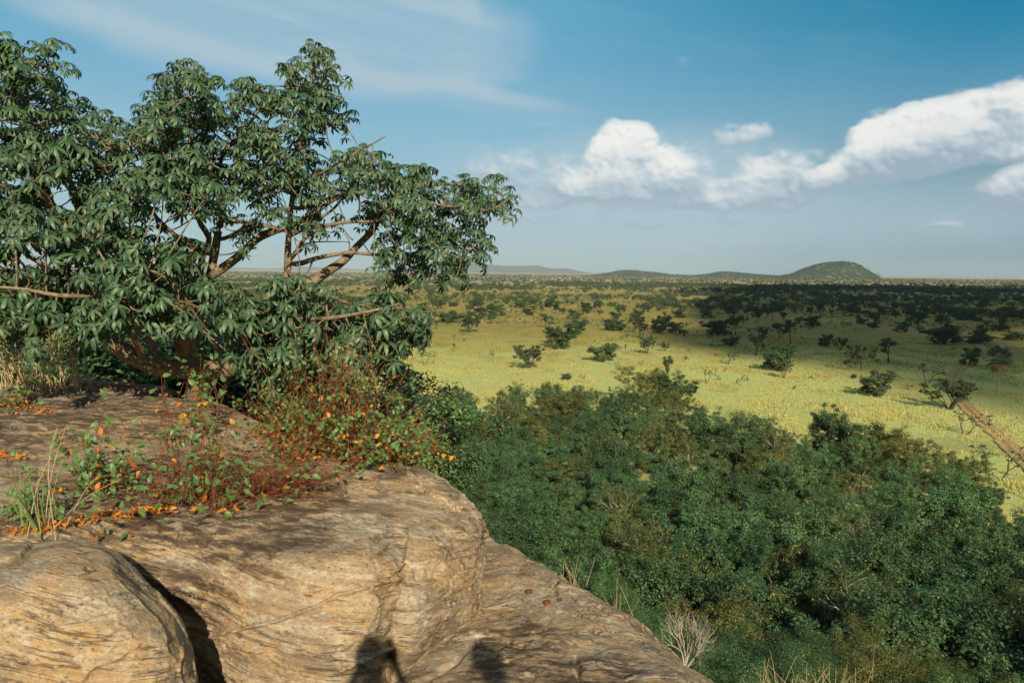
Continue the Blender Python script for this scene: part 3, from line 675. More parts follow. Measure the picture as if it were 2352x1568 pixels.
# ------------------------------------------------------------------ trees of the slope and of the plain
LEAF_Q = (np.array([(0, 0, 0), (.5, .30, .08), (1, 0, -.05), (.5, -.30, .08), (.5, 0, 0)]) - np.array([.5, 0, 0]), np.array([(0, 4, 1), (1, 4, 2), (2, 4, 3), (3, 4, 0)]))
def leaf_cloud(r, pts, sig, n, size, centre, mats=1, p2=0.0, up=0.5, out=0.7):
    """n leaves gathered round every point of pts -> V, F, material index"""
    c = np.repeat(pts, n, axis=0); k = len(c)
    off = nrm(r.normal(0, 1, (k, 3))) * (r.random((k, 1)) ** 0.45) * np.repeat(sig, n)[:, None] * np.array([1, 1, .72])
    p = c + off
    o = nrm(nrm(off) * 0.6 + nrm(p - centre) * out + np.array([0, 0, up]) + r.normal(0, .45, (k, 3)))
    V, Fq = scatter(LEAF_Q, p, frames(o, r.uniform(0, 6.28, k)), size * r.uniform(.65, 1.25, k))
    mi = np.repeat((r.random(k) < p2).astype(int), 4)
    return V, Fq, mi
def grow(bag, r, p, d, L, rad, lvl, top, tips, spread=0.75, upw=0.25, sides=6, kids=(3, 4)):
    n = 5 if lvl < top else 4; pts = [np.array(p, float)]; d = np.array(d, float)
    for i in range(n):
        d = nrm(d + r.normal(0, .16, 3) + np.array([0, 0, upw * .25])); pts.append(pts[-1] + d * L / n)
    pts = np.array(pts); rr = np.linspace(rad, rad * .5, len(pts)); bag.add(*tube(pts, rr, sides if lvl < 2 else 4))
    if lvl == top:
        tips.append(pts[-1]); tips.append(pts[-3] + r.normal(0, L * .15, 3)); return
    k = int(r.integers(kids[0], kids[1] + 1)); ph = r.uniform(0, 6.28)
    x = nrm(np.cross(d, [0.31, 0.17, 0.9])); y = np.cross(d, x)
    for i in range(k):
        f = r.uniform(.45, 1.0) if i else 1.0; q = pts[-1] * f + pts[0] * (1 - f) if f > .99 else pts[int(f * (len(pts) - 1))]
        th = ph + i * 6.28 / k + r.normal(0, .3); s = spread * r.uniform(.7, 1.25) * (0.45 if i == 0 and lvl < 1 else 1)
        nd = nrm(d * math.cos(s) + (x * math.cos(th) + y * math.sin(th)) * math.sin(s) + np.array([0, 0, upw * .5]))
        grow(bag, r, q, nd, L * r.uniform(.62, .82), rad * .55, lvl + 1, top, tips, spread, upw, sides, kids)
def make_tree(seed, stems=1, trunk=1.8, L=2.2, rad=.14, top=3, spread=.75, upw=.3, nleaf=110, sig=.55, size=.17, leafm=("forest_leaf",), bark="bark_dark", p2=0.0, norm_h=None, kids=(3, 4), low=None, flat=1.0):
    r = np.random.default_rng(seed); bag = Bag(); tips = []
    for s in range(stems):
        th = s * 2.4 + r.uniform(0, 1); lean = 0.12 if stems == 1 else r.uniform(.25, .6)
        d = nrm(np.array([math.cos(th) * lean, math.sin(th) * lean, 1.0])); b = np.array([math.cos(th), math.sin(th), 0]) * (0.0 if stems == 1 else .12)
        p1 = b + d * trunk
        bag.add(*tube(np.array([b - d * .5, b, b + d * trunk * .5 + r.normal(0, .04, 3), p1]), np.array([rad * 1.5, rad * 1.2, rad, rad * .85]), 7))
        for j in range(3 if stems == 1 else 2):
            t2 = th + j * 2.1 + r.uniform(-.3, .3); sp = spread * r.uniform(.6, 1.1)
            grow(bag, r, p1, nrm(d * math.cos(sp) + np.array([math.cos(t2), math.sin(t2), 0]) * math.sin(sp)), L, rad * .6, 1, top, tips, spread, upw, kids=kids)
    tips = np.array(tips)
    if low:   # skirts of foliage down to the ground
        n = low; a = r.uniform(0, 6.28, n); R_ = np.percentile(np.hypot(tips[:, 0], tips[:, 1]), 75) * r.uniform(.55, 1.0, n)
        tips = np.vstack([tips, np.stack([np.cos(a) * R_, np.sin(a) * R_, r.uniform(.25, tips[:, 2].mean(), n)], 1)])
    cen = np.array([0, 0, tips[:, 2].mean() * .7])
    V, Fq, mi = leaf_cloud(r, tips, np.full(len(tips), sig) * r.uniform(.5, 1.15, len(tips)), nleaf, size, cen, p2=p2)
    h = np.percentile(V[:, 2], 99.7); w_ = np.percentile(np.hypot(V[:, 0], V[:, 1]), 98)
    tr = bag.mesh("limbs", [M[bark]]); cr = mesh("leaves", V, Fq, [M[m] for m in leafm], mi, smooth=False)
    return dict(tr=tr, cr=cr, h=h, w=w_)
KIND = {
 "dome1": make_tree(101, 1, 1.7, 2.3, top=3, nleaf=120, low=60),
 "dome2": make_tree(102, 2, 1.2, 2.2, top=3, nleaf=95, sig=.6, low=60),
 "dome3": make_tree(103, 1, 2.3, 2.6, top=3, spread=.65, nleaf=170, sig=.55, size=.15, low=50),
 "dome4": make_tree(104, 3, 0.9, 1.9, top=3, nleaf=70, sig=.5, size=.14, low=60),
 "airy": make_tree(105, 1, 2.2, 2.4, rad=.12, top=3, spread=.85, nleaf=60, sig=.5, size=.15, leafm=("forest_leaf_olive", "yellow_leaf"), bark="bare_wood", p2=.04, low=20),
 "olive": make_tree(106, 2, 1.2, 2.1, top=3, nleaf=105, sig=.5, size=.13, leafm=("forest_leaf_olive", "yellow_leaf"), p2=.035, low=60),
 "gold": make_tree(107, 2, 1.2, 2.0, top=3, nleaf=120, sig=.5, size=.15, leafm=("forest_leaf", "yellow_leaf"), p2=.09, low=60),
 "bush": make_tree(108, 3, 0.5, 1.1, rad=.07, top=2, spread=.8, nleaf=170, sig=.38, size=.075, low=50, leafm=("forest_leaf", "yellow_leaf"), p2=.003),
}
SAV = {
 "round": make_tree(201, 2, 0.9, 1.7, rad=.13, top=2, spread=.8, nleaf=70, sig=.75, size=.32, leafm=("savanna_leaf",), low=14),
 "stemmy": make_tree(202, 4, 1.0, 1.9, rad=.10, top=2, spread=.6, upw=.5, nleaf=42, sig=.5, size=.28, leafm=("savanna_leaf",)),
 "umbrella": make_tree(203, 1, 2.2, 2.2, rad=.15, top=2, spread=1.05, upw=.05, nleaf=110, sig=.7, size=.34, leafm=("savanna_leaf",), kids=(3, 4)),
 "tall": make_tree(204, 1, 2.0, 2.1, rad=.14, top=2, spread=.6, upw=.4, nleaf=70, sig=.65, size=.3, leafm=("savanna_leaf",)),
 "thicket": make_tree(205, 6, 0.6, 1.9, rad=.09, top=2, spread=.95, upw=.1, nleaf=48, sig=.7, size=.32, leafm=("savanna_leaf",), low=26),
 "sapling": make_tree(206, 1, 1.3, 0.9, rad=.06, top=1, spread=.5, upw=.5, nleaf=34, sig=.36, size=.2, leafm=("savanna_leaf",)),
 "thin": make_tree(207, 2, 1.3, 1.4, rad=.06, top=2, spread=.7, upw=.3, nleaf=13, sig=.35, size=.2, leafm=("savanna_leaf",), bark="bark_dark"),
}
KIND["fine1"] = make_tree(111, 2, 1.0, 2.0, top=3, nleaf=480, sig=.50, size=.055, low=60, leafm=("forest_leaf", "yellow_leaf"), p2=.006)
KIND["fine2"] = make_tree(112, 3, 0.8, 1.9, top=3, nleaf=420, sig=.46, size=.05, low=60, leafm=("forest_leaf_olive", "yellow_leaf"), p2=.02)
def plant(kind, x, y, h, label, cat="forest tree", group=None, name=None, rz=None, wide=1.0, z=None, sink=0.1):
    k = KIND.get(kind) or SAV[kind]; s = h / k["h"]
    z = float(terrain(x, y)) if z is None else z
    t = empty(name or "forest_tree", (x, y, z - sink), random.uniform(0, 6.28) if rz is None else rz)
    t.scale = (s * wide, s * wide, s); tag(t, label, cat, group)
    a = obj("trunk", k["tr"], t); b = obj("crown", k["cr"], t)
    return t
def top_at(px, py, h, dmin=20, dmax=400):
    """where on the terrain a tree of height h must stand for its top to show at (px, py)"""
    for D in np.arange(dmin, dmax, 0.5):
        q = P(px, py, D)
        if q[2] <= terrain(q[0], q[1]) + h: return q
    return P(px, py, dmax)
FOREST = "trees of the dense wood below the rock"
taken = []
special = [  # px, py of the top, height, kind, width, label
 (1475, 838, 9.0, "olive", 1.15, "tall olive tree sticking up from the far edge of the wood into the meadow"),
 (1555, 850, 8.5, "dome2", 1.15, "broad dark tree beside the tall olive one on the wood's far edge"),
 (1535, 815, 8.0, "tall", .7, "slim tree rising behind the wood's far edge, its top above the rest"),
 (1330, 885, 7.0, "dome1", 1.0, "round green tree on the meadow edge, left of the tall olive tree"),
 (1190, 872, 7.0, "airy", 1.0, "thin crowned tree on the meadow edge with twigs above the canopy"),
 (1040, 888, 7.0, "dome3", 1.0, "rounded tree at the left end of the wood's far edge"),
 (1540, 905, 7.5, "airy", 1.1, "grey leafed tree with pale twisted limbs near the meadow edge"),
 (1700, 945, 8.5, "dome4", 1.15, "bushy tree left of the yellow flecked one at the wood's edge"),
 (1790, 968, 8.0, "airy", .9, "tree with a bleached dead top between the bushy and yellow flecked trees"),
 (1900, 925, 9.5, "dome1", 1.0, "dark dome standing highest of the wood's right half, behind yellow leaves"),
 (1965, 950, 8.5, "gold", 1.15, "big tree flecked all over with yellow leaves at the meadow edge"),
 (2090, 990, 7.5, "olive", 1.1, "loose olive crown right of the yellow flecked tree"),
 (2185, 1035, 6.5, "olive", 1.1, "feathery olive tree where the wood meets the track side grass"),
 (2120, 1060, 8.0, "dome3", 1.1, "large glossy tree below the feathery olive one"),
 (2340, 1165, 6.0, "dome2", 1.0, "low dark tree at the wood's rightmost point by the grass"),
 (1210, 1030, 7.0, "dome3", 1.1, "smooth pale crown with fern like leaves in the middle of the wood"),
 (1640, 1380, 5.5, "olive", .9, "yellow speckled small tree low in the wood, right of the slab"),
 (1700, 1300, 5.5, "gold", .8, "small tree with golden leaf tips just above the speckled one"),
 (2240, 1380, 6.0, "gold", .7, "shaded tree with orange yellow sprays near the lower right corner"),
 (1890, 1220, 7.0, "airy", 1.1, "open tree with curved pale limbs in the middle of the lower wood"),
 (1980, 1300, 7.0, "airy", 1.2, "thin brownish tree with long bare limbs deep in the lower wood"),
 (1480, 1180, 6.5, "airy", 1.2, "tree whose white trunk and limbs show through its leaves, above the slab"),
]
for (px, py, h, kd, wd, lab) in special:
    q = top_at(px, py, h, 45 if py < 1250 else 32); plant(kd, q[0], q[1], h, lab, group=None, wide=wd); taken.append((q[0], q[1], 2.6))
# fill the slope
edge_px = [(880, 960), (1000, 962), (1200, 958), (1400, 962), (1560, 985), (1640, 1040), (1760, 1060), (1900, 1045), (2030, 1070), (2150, 1120), (2260, 1180), (2352, 1270), (2460, 1330)]
EA = []; ED = []
for e in edge_px:
    q = on_plain(*e, z=.3); EA.append(math.atan2(q[0], q[1])); ED.append(math.hypot(q[0], q[1]))
rf = np.random.default_rng(21); cand = []
for _ in range(26000):
    az_ = rf.uniform(R(-17), R(36)); d = 11 + (185 - 11) * rf.random() ** .8
    if d < np.interp(az_, EA, ED): cand.append((math.sin(az_) * d, math.cos(az_) * d, d, az_))
placed = []
for (x, y, d, az_) in cand:
    if len(placed) > 262: break
    rmin = np.interp(d, [11, 30, 60, 110, 185], [2.6, 3.3, 4.6, 6.4, 8.2])
    if any((x - a) ** 2 + (y - b) ** 2 < (rmin * .5 + c) ** 2 for a, b, c in taken): continue
    h = np.interp(d, [11, 30, 60, 110, 185], [4.2, 5.4, 6.6, 7.4, 7.8]) * rf.uniform(.72, 1.28)
    zt = float(terrain(x, y))
    h = min(h, float(np.interp(d, [11, 16, 20, 26, 34, 45, 60, 80, 110, 185], [23.6, 21.9, 20.4, 18.4, 16.2, 13.8, 11.4, 9.6, 8.8, 8.8])) * rf.uniform(.93, 1.04) - zt)
    if h < 2.6: continue
    # stay below the line where the photograph shows the rock or the open meadow
    pj = project(np.array([[x, y, zt + h]])); pjx, pjy = float(pj[0][0]), float(pj[1][0])
    lim = np.interp(pjx, [0, 500, 650, 900, 960, 1200, 1420, 1600, 1700, 1800, 2000, 2150, 2260, 2400], [920, 900, 880, 880, 880, 868, 870, 905, 955, 985, 970, 1010, 1090, 1190])
    if pjy < lim:
        hm = h - (lim - pjy) / F_PX * d
        if hm < 3.0: continue
        h = hm
    if seg_dist(np.array(x), np.array(y), np.array([[-4.5, 4.], [0., 8.], [1.2, 6.5], [2.5, 2.5], [2.8, -2]])) < 3.2: continue
    taken.append((x, y, rmin * .5)); placed.append((x, y, d, h))
lab_f = {"fine1": "fine leafed dark green tree on the steep slope just beyond the rock", "fine2": "fine leafed olive tree on the steep slope just beyond the rock", "dome1": "dark green rounded tree packed among the others in the wood below the rock", "dome2": "broad leafy tree with a double dome in the wood below the rock",
         "dome3": "large leafed glossy tree in the wood below the rock", "dome4": "small leafed bushy tree in the wood below the rock",
         "airy": "thin crowned tree with pale limbs showing, in the wood below the rock", "olive": "olive green fine leafed tree in the wood below the rock"}
kinds = ["dome1", "dome2", "dome3", "dome4", "olive", "airy"]; pk = [.25, .23, .10, .25, .11, .06]
for (x, y, d, h) in placed:
    kd = kinds[int(rf.choice(6, p=pk))]
    if d < 38: kd = "fine1" if rf.random() < .68 else "fine2"
    plant(kd, x, y, h, lab_f[kd], group=FOREST + ", " + {"airy": "thin pale limbed", "olive": "olive"}.get(kd, kd.replace("dome1", "dark round").replace("dome2", "double domed").replace("dome3", "glossy").replace("dome4", "small leafed").replace("fine1", "fine dark leafed").replace("fine2", "fine olive leafed")), wide=rf.uniform(.82, 1.12))
print("forest trees", len(placed))
# dark bushes in the shade behind the big tree
for (px, py, D, h, lab) in [(-60, 790, 13.0, 2.6, "dark bush in deep shade behind the dry grass, at the left border"), (90, 740, 13.5, 2.8, "dark bush behind the dry grass tuft"), (210, 745, 14.0, 2.7, "shaded bush behind the long left limb"),
        (330, 735, 14.5, 2.6, "shaded bush left of the thorny trunk, under the limb"), (420, 720, 15.0, 2.6, "dark bush directly behind the thorny trunk"), (560, 655, 14.0, 3.0, "dark leafy young tree right of the trunk, against the plain"), (620, 700, 14.5, 2.4, "dark shrub filling the gap behind the lower right foliage"),
        (700, 880, 12.5, 1.6, "low green bush behind the right hand shrub"), (880, 830, 13.0, 1.9, "green bush with broad leaves behind the right hand shrub's top"), (940, 900, 14.0, 2.0, "pale green bush sloping down beside the right hand shrub")]:
    q = P(px, py, D); plant("bush", q[0], q[1], max(h, 0.5), lab, "bush", name="bush", z=q[2] - h, wide=1.15)

# ---------------- plain
def on_p(px, py): q = on_plain(px, py, 0.0); return q
land = [ # px, py of foot, height px, kind, wide, label
 (1215, 846, 52, "stemmy", 1.25, "bushy many stemmed tree alone in the middle of the bright meadow"),
 (1386, 829, 42, "round", 1.3, "dense rounded bush tree on the meadow, right of the many stemmed one"),
 (1285, 800, 46, "round", 1.2, "dark clumped tree on the meadow's back edge, the lower of a touching pair"),
 (1320, 768, 34, "round", 1.35, "dark oval tree, the upper right of a touching pair"),
 (1268, 790, 40, "stemmy", .9, "smaller stemmy tree joined to the lower dark clump"),
 (1078, 763, 40, "stemmy", 1.2, "solitary spreading tree behind the meadow's left part"),
 (971, 797, 30, "round", 1.0, "small round tree beside a low bush at the meadow's left edge"),
 (948, 797, 20, "thicket", 1.0, "low grey bush touching the small round tree"),
 (1043, 808, 20, "sapling", .9, "tiny lone sapling in the bright meadow"),
 (975, 838, 34, "thin", 1.2, "thin pale see through shrub at the meadow's left edge"),
 (1252, 752, 32, "umbrella", 1.1, "flat topped tree with visible stems behind the meadow"),
 (1142, 725, 28, "round", 1.5, "broad bright green tree farther behind the meadow"),
 (1128, 742, 22, "stemmy", 1.0, "small tree right under the broad bright green one"),
 (1030, 740, 26, "thicket", 1.2, "dark scrubby thicket left of the solitary spreading tree"),
 (1410, 758, 24, "thicket", 1.4, "wide dark thicket in the golden grass, centre of the plain"),
 (1470, 765, 40, "tall", 1.3, "tall dark tree in the group at the plain's centre"),
 (1515, 758, 34, "round", 1.2, "rounded dark tree right of the tall one at the plain's centre"),
 (1485, 812, 40, "stemmy", .8, "slender leafy tree in the golden grass right of the rounded bush"),
 (1436, 810, 20, "sapling", .8, "little sapling between the rounded bush and the slender tree"),
 (1527, 806, 20, "stemmy", .9, "small bushy tree just above the wood's tall edge trees"),
 (1574, 784, 28, "tall", .8, "narrow dark tree behind the small bushy one"),
 (1650, 770, 36, "round", 1.5, "big dark rounded clump left of the shaded grass"),
 (1690, 768, 44, "tall", 1.0, "dark tree standing against the big rounded clump"),
 (1735, 816, 50, "tall", 1.4, "sunlit green tree casting a long shadow on the grass"),
 (1782, 850, 56, "round", 1.15, "dark tree just right of and before the sunlit green one"),
 (1800, 868, 44, "stemmy", .7, "thin trunked tree at the foot of the dark one, its shadow on the grass"),
 (1672, 836, 34, "thin", 1.3, "crooked open little tree in the sunny grass"),
 (1622, 880, 36, "thin", 1.0, "crooked leafless looking tree behind the wood's tall edge trees"),
 (1340, 880, 24, "thin", .7, "spindly shrub at the meadow's near edge"),
 (1300, 872, 16, "thicket", .9, "tiny brownish shrub at the meadow's near edge"),
 (1815, 790, 56, "tall", 1.0, "tall dark feathery tree in the shaded grass"),
 (1893, 795, 28, "round", 1.0, "small dark rounded tree, left of a matching one"),
 (1930, 803, 28, "stemmy", 1.0, "small dark tree, right of a matching one"),
 (1978, 850, 56, "umbrella", 1.0, "dark tree with a heavy crown and two visible stems"),
 (2040, 835, 60, "tall", 1.2, "tall ragged dark tree left of the track"),
 (2008, 908, 58, "round", 1.15, "dark rounded tree throwing a long shadow on the pale grass"),
 (2130, 880, 44, "thin", 1.3, "sparse tree left of the track's bend"),
 (2182, 940, 66, "stemmy", 1.35, "dark bushy tree standing against the track's left side"),
 (2215, 1000, 56, "thin", 1.5, "light feathery tree at the track side, below the dark bushy one"),
 (2285, 1112, 94, "thin", 1.5, "pale green young tree with bare lower trunk nearest the track"),
 (2170, 790, 44, "round", 1.6, "wide dark tree beyond the track's far bend"),
 (2225, 838, 40, "round", 1.0, "black looking tree in cloud shade left of the fan palm"),
 (2105, 760, 40, "tall", 1.1, "dark tall tree above the track's far end"),
 (1960, 868, 10, "thicket", .8, "tiny dark shrub in the shaded grass"),
]
treesp = []
for (px, py, hp, kd, wd, lab) in land:
    q = on_p(px, py); d = (q - EYE) @ fw; h = hp / F_PX * d * 1.02
    plant(kd, q[0], q[1], h, lab, "savanna tree" if kd not in ("thicket",) else "bush", name="savanna_tree" if kd != "thicket" else "bush", wide=wd, z=0.0); treesp.append((q[0], q[1]))
rs = np.random.default_rng(33)
def sav_density(px, py):
    # how thickly the plain is dotted, read off the photograph: open meadow, then ever denser, densest on the right
    m = np.interp(py, [640, 700, 760, 800, 850, 900], [1, 1, .65, .25, .05, 0.0])
    m = m * np.interp(px, [400, 900, 1300, 1700, 2352], [.55, .55, .7, .85, 1.25])
    if py > 745 and px < 1420: m *= .12
    if py > 770 and px < 1700: m *= .25
    return m
near = []; tries = 0
while len(near) < 252 and tries < 60000:
    tries += 1
    d = 200 + 560 * rs.random() ** .75; az_ = rs.uniform(R(-24), R(34.5)); x, y = math.sin(az_) * d, math.cos(az_) * d
    pj = project(np.array([[x, y, 0.0]])); px, py = float(pj[0][0]), float(pj[1][0])
    if px < 350 or px > 2420: continue
    if rs.random() > sav_density(px, py) * (d / 700) ** .3: continue
    if 2150 < px < 2340 and 790 < py < 1100: continue
    if any((x - a) ** 2 + (y - b) ** 2 < 30 for a, b in treesp): continue
    near.append((x, y, d)); treesp.append((x, y))
near.sort(key=lambda t: t[2])
sk = ["round", "stemmy", "umbrella", "tall", "thicket", "sapling", "thin"]
sl_ = {"round": "dark rounded tree dotted far out on the grass plain", "stemmy": "several stemmed bushy tree far out on the grass plain", "umbrella": "flat crowned tree far out on the grass plain",
      "tall": "upright leafy tree far out on the grass plain", "thicket": "low wide scrub thicket far out on the grass plain", "sapling": "little sapling far out on the grass plain", "thin": "thin see through tree far out on the grass plain"}
for (x, y, d) in near:
    kd = sk[int(rs.choice(7, p=[.25, .13, .15, .16, .17, .09, .05]))]
    h = {"round": 6.0, "stemmy": 5.5, "umbrella": 6.5, "tall": 7.0, "thicket": 4.0, "sapling": 2.8, "thin": 4.0}[kd] * rs.uniform(.65, 1.2)
    plant(kd, x, y, h, sl_[kd], "bush" if kd == "thicket" else "savanna tree", group={"thicket": "scrub thickets"}.get(kd, kd.replace("tall", "upright") + " trees") + " scattered over the plain", name="bush" if kd == "thicket" else "savanna_tree", wide=rs.uniform(1.0, 1.6 if kd in ("round", "thicket", "umbrella") else 1.2), z=0.0)
# low scrub dotted between the trees
def scrub():
    r = np.random.default_rng(55); n = 40000; d = 190 + 900 * r.random(n) ** .8; az_ = r.uniform(R(-30), R(50), n); x, y = np.sin(az_) * d, np.cos(az_) * d
    px, py = project(np.stack([x, y, 0 * x], 1)); cl = fbm(np.stack([x / 40, y / 60, 0 * x], -1), 3, 15)
    dens = np.interp(py, [640, 720, 760, 800, 900], [1, 1, .8, .30, .05]) * np.where((py > 745) & (px < 1420), .12, 1) * np.clip(.5 + cl * 1.3, .05, 1)
    k_ = np.where(r.random(n) < dens * .45)[0][:8500]; x, y, d = x[k_], y[k_], d[k_]; m = len(x); k = 26
    H = r.uniform(.5, 2.2, m); W = H * r.uniform(.4, 1.1, m); q = nrm(r.normal(0, 1, (m * k, 3))) * r.random((m * k, 1)) ** .4
    R_ = lambda a: np.repeat(a, k)
    p = np.stack([R_(x) + q[:, 0] * R_(W), R_(y) + q[:, 1] * R_(W), R_(H) * (.52 + .5 * q[:, 2])], 1)
    V, Fq = scatter(LEAF_Q, p, frames(nrm(q + np.array([0, 0, .5]) + r.normal(0, .5, q.shape)), r.uniform(0, 6.28, m * k)), R_(H) * r.uniform(.2, .45, m * k))
    tag(obj("scrub", mesh("scrub", V, Fq, M["savanna_far"], smooth=False)), "small low scrub sprinkled through the grass of the plain", "scrub", kind="stuff")
# beyond them nobody could count the trees: one object
def far_trees():
    r = np.random.default_rng(44); pos = []
    while len(pos) < 32000:
        n = 4000; d = np.where(r.random(n) < .30, np.sqrt(r.uniform(640 ** 2, 2000 ** 2, n)), 1900 + 6000 * r.random(n) ** 1.3); az_ = r.uniform(R(-48), R(50), n)
        x, y = np.sin(az_) * d, np.cos(az_) * d
        cl = fbm(np.stack([x / 90, y / 160, 0 * x], -1), 3, 71)
        keep = r.random(n) < np.clip(.30 + 1.25 * cl + .18 * (az_ > 0.15) + np.clip((d - 1500) / 6000, 0, .5), .07, 1)
        for a, b, c in zip(x[keep], y[keep], d[keep]): pos.append((a, b, c))
    V = []; F = []; n0 = 0
    pos = np.array(pos[:32000]); n = len(pos)
    for lo, hi, k in ((0, 1100, 80), (1100, 2200, 36), (2200, 9000, 16)):
        s = pos[(pos[:, 2] >= lo) & (pos[:, 2] < hi)]; m = len(s)
        if not m: continue
        H = r.uniform(2.2, 7.0, m); W = H * r.uniform(.55, 1.15, m)
        c = np.repeat(s, k, axis=0); hh = np.repeat(H, k); ww = np.repeat(W, k); q = nrm(r.normal(0, 1, (m * k, 3))) * (r.random((m * k, 1)) ** .35)
        p = np.stack([c[:, 0] + q[:, 0] * ww, c[:, 1] + q[:, 1] * ww, hh * (.55 + .42 * q[:, 2])], 1)
        o = nrm(q * .8 + np.array([0, 0, .5]) + r.normal(0, .4, q.shape))
        size = np.repeat(H, k) * r.uniform(.22, .42, m * k) * (1.0 if k > 60 else 1.35 if k > 30 else 1.8)
        v, f = scatter(LEAF_Q, p, frames(o, r.uniform(0, 6.28, m * k)), size); V.append(v); F.append(f + n0); n0 += len(v)
    tag(obj("distant_trees", mesh("distant_trees", np.concatenate(V), np.concatenate(F), M["savanna_far"], smooth=False)), "countless small dark trees dotting the plain out to the horizon", "trees", kind="stuff")
M["savanna_far"] = leaf_mat("savanna_far", (0.026, 0.052, 0.020), (0.085, 0.110, 0.042), .7, .15, .05, (0.08, 0.12, 0.02), 0, 0)
far_trees(); scrub()
# fan palm in the cloud shade
def palm():
    r = np.random.default_rng(5); q = on_p(2290, 902); d = (q - EYE) @ fw; h = 100 / F_PX * d
    h *= 1.12; t = empty("palm_tree", (q[0], q[1], 0)); tag(t, "tall fan palm with a grey trunk and ragged crown beside the track", "palm")
    z = np.linspace(-.3, h * .72, 9); pts = np.stack([.15 * np.sin(z * .3), 0 * z, z], 1)
    V, Fq = tube(pts, np.interp(z, [0, 1, h * .5, h * .72], [.34, .24, .26, .18]), 9); obj("trunk", mesh("palm_trunk", V, Fq, M["bare_wood"]), t)
    b = Bag(); top = pts[-1]
    for i in range(44):
        dead = i > 37; th = i * 2.4; el_ = r.uniform(-1.2, -.5) if dead else r.uniform(-.35, 1.35); L = h * r.uniform(.13, .20)
        dirv = np.array([math.cos(th) * math.cos(el_), math.sin(th) * math.cos(el_), math.sin(el_)]); e = top + dirv * L
        b.add(*tube(np.array([top, e]), np.array([.03, .02]), 4), m=1 if dead else 0)
        side = nrm(np.cross(dirv, [0, 0, 1.0])); upv = np.cross(side, dirv)
        for k in range(17):
            a = R(-105 + 210 * k / 16); fd = dirv * math.cos(a) + side * math.sin(a); fl = h * .15 * r.uniform(.85, 1.1)
            w = nrm(np.cross(fd, upv)) * h * .014; tip_ = e + fd * fl + np.array([0, 0, -fl * .28]); mid_ = e + fd * fl * .55 + upv * .05
            b.add(np.array([e - w * .3, e + w * .3, mid_ + w, mid_ - w, tip_]), np.array([(0, 1, 2, 3), (3, 2, 4, 4)])[:1], 1 if dead else 0)
            b.add(np.array([mid_ - w, mid_ + w, tip_ + w * .1, tip_ - w * .1]), np.array([(0, 1, 2, 3)]), 1 if dead else 0)
    obj("crown", b.mesh("fronds", [M["palm_leaf"], M["dry_frond"]], False), t)
M["palm_leaf"] = leaf_mat("palm_leaf", (0.07, 0.11, 0.06), (0.17, 0.22, 0.14), .45, .5, .1, (0.2, 0.25, 0.1), 0, 0)
M["dry_frond"] = leaf_mat("dry_frond", (0.20, 0.13, 0.07), (0.30, 0.20, 0.11), .7, .1, .1, (0.3, 0.2, 0.1), 0, 0)
palm()

# ---------------- track, hills, grass
def road():
    c = [(1930, 728), (2030, 744), (2120, 762), (2215, 780), (2252, 794), (2245, 812), (2212, 838), (2192, 866), (2196, 900), (2218, 932), (2256, 968), (2300, 1010), (2352, 1064), (2430, 1135), (2560, 1230), (2800, 1370)]
    pts = np.array([on_plain(*p) for p in c]); pts[:, 2] = 0; q = resample(pts, 1.5); t = nrm(np.gradient(q, axis=0)); s = np.stack([t[:, 1], -t[:, 0], 0 * t[:, 0]], 1)
    off = np.linspace(-1.9, 1.9, 15); prof = np.array([.0, .05, .10, .04, -.05, -.05, .06, .09, .06, -.05, -.05, .04, .10, .05, .0])
    n = fbm(q / 6, 3, 8)[:, None]; n2 = fbm(np.stack([q[:, 0] / 2, q[:, 1] / 2, 0 * q[:, 0]], -1), 2, 9)[:, None]
    X = q[:, None, :] + s[:, None, :] * (off[None] * (1 + .22 * n) + .35 * n2)[..., None]
    X[..., 2] = np.maximum(terrain(X[..., 0], X[..., 1]), 0) + .14 + prof[None] * .8
    X[:, 0, 2] -= .25; X[:, -1, 2] -= .25
    V = X.reshape(-1, 3); Fq = grid_faces(len(q), 15)[:, ::-1]
    m, nt = new_mat("track"); g = NT(nt); pos = g.n("ShaderNodeNewGeometry").outputs["Position"]
    at = g.n("ShaderNodeAttribute", attribute_name="across").outputs["Fac"]
    nz = g.noise(pos, .9, 6, .65); fine = g.noise(pos, 4, 5, .7)
    grass = g.sstep(g.math("ADD", g.math("MAXIMUM", g.sstep(g.math("ABSOLUTE", at), .70, 1.0), g.math("MULTIPLY", g.sstep(g.math("ABSOLUTE", at), .26, .06), .75)), g.math("MULTIPLY_ADD", nz, 1.9, -.95)), .36, .60)
    c_ = g.mix(fine, (0.50, 0.33, 0.17), (0.36, 0.22, 0.11)); c_ = g.mix(grass, c_, (0.24, 0.22, 0.06))
    g.out(g.bsdf(c_, .95, g.bump(fine, .6, .1), .05))
    me = mesh("road", V, Fq, m); a = me.attributes.new("across", "FLOAT", "POINT"); a.data.foreach_set("value", np.tile(off / 1.9, len(q)).astype(np.float32))
    tag(obj("dirt_road", me), kind="structure")
road()
M["hill_far"] = flat_mat("hill_far", (0.06, 0.085, 0.05), (0.12, 0.12, 0.07), .9, .004)
def hill_mat():
    m, nt = new_mat("hill_scrub"); g = NT(nt); pos = g.n("ShaderNodeNewGeometry").outputs["Position"]
    a = g.noise(pos, .035, 6, .65); b = g.noise(pos, .011, 4, .6)
    c = g.mix(g.sstep(a, .36, .46), (0.24, 0.18, 0.10), (0.035, 0.060, 0.028)); c = g.mix(g.sstep(b, .62, .72), c, (0.30, 0.21, 0.14))
    g.out(g.bsdf(c, .95, g.bump(a, .8, 8.0), .05)); return m
M["hill_scrub"] = hill_mat()
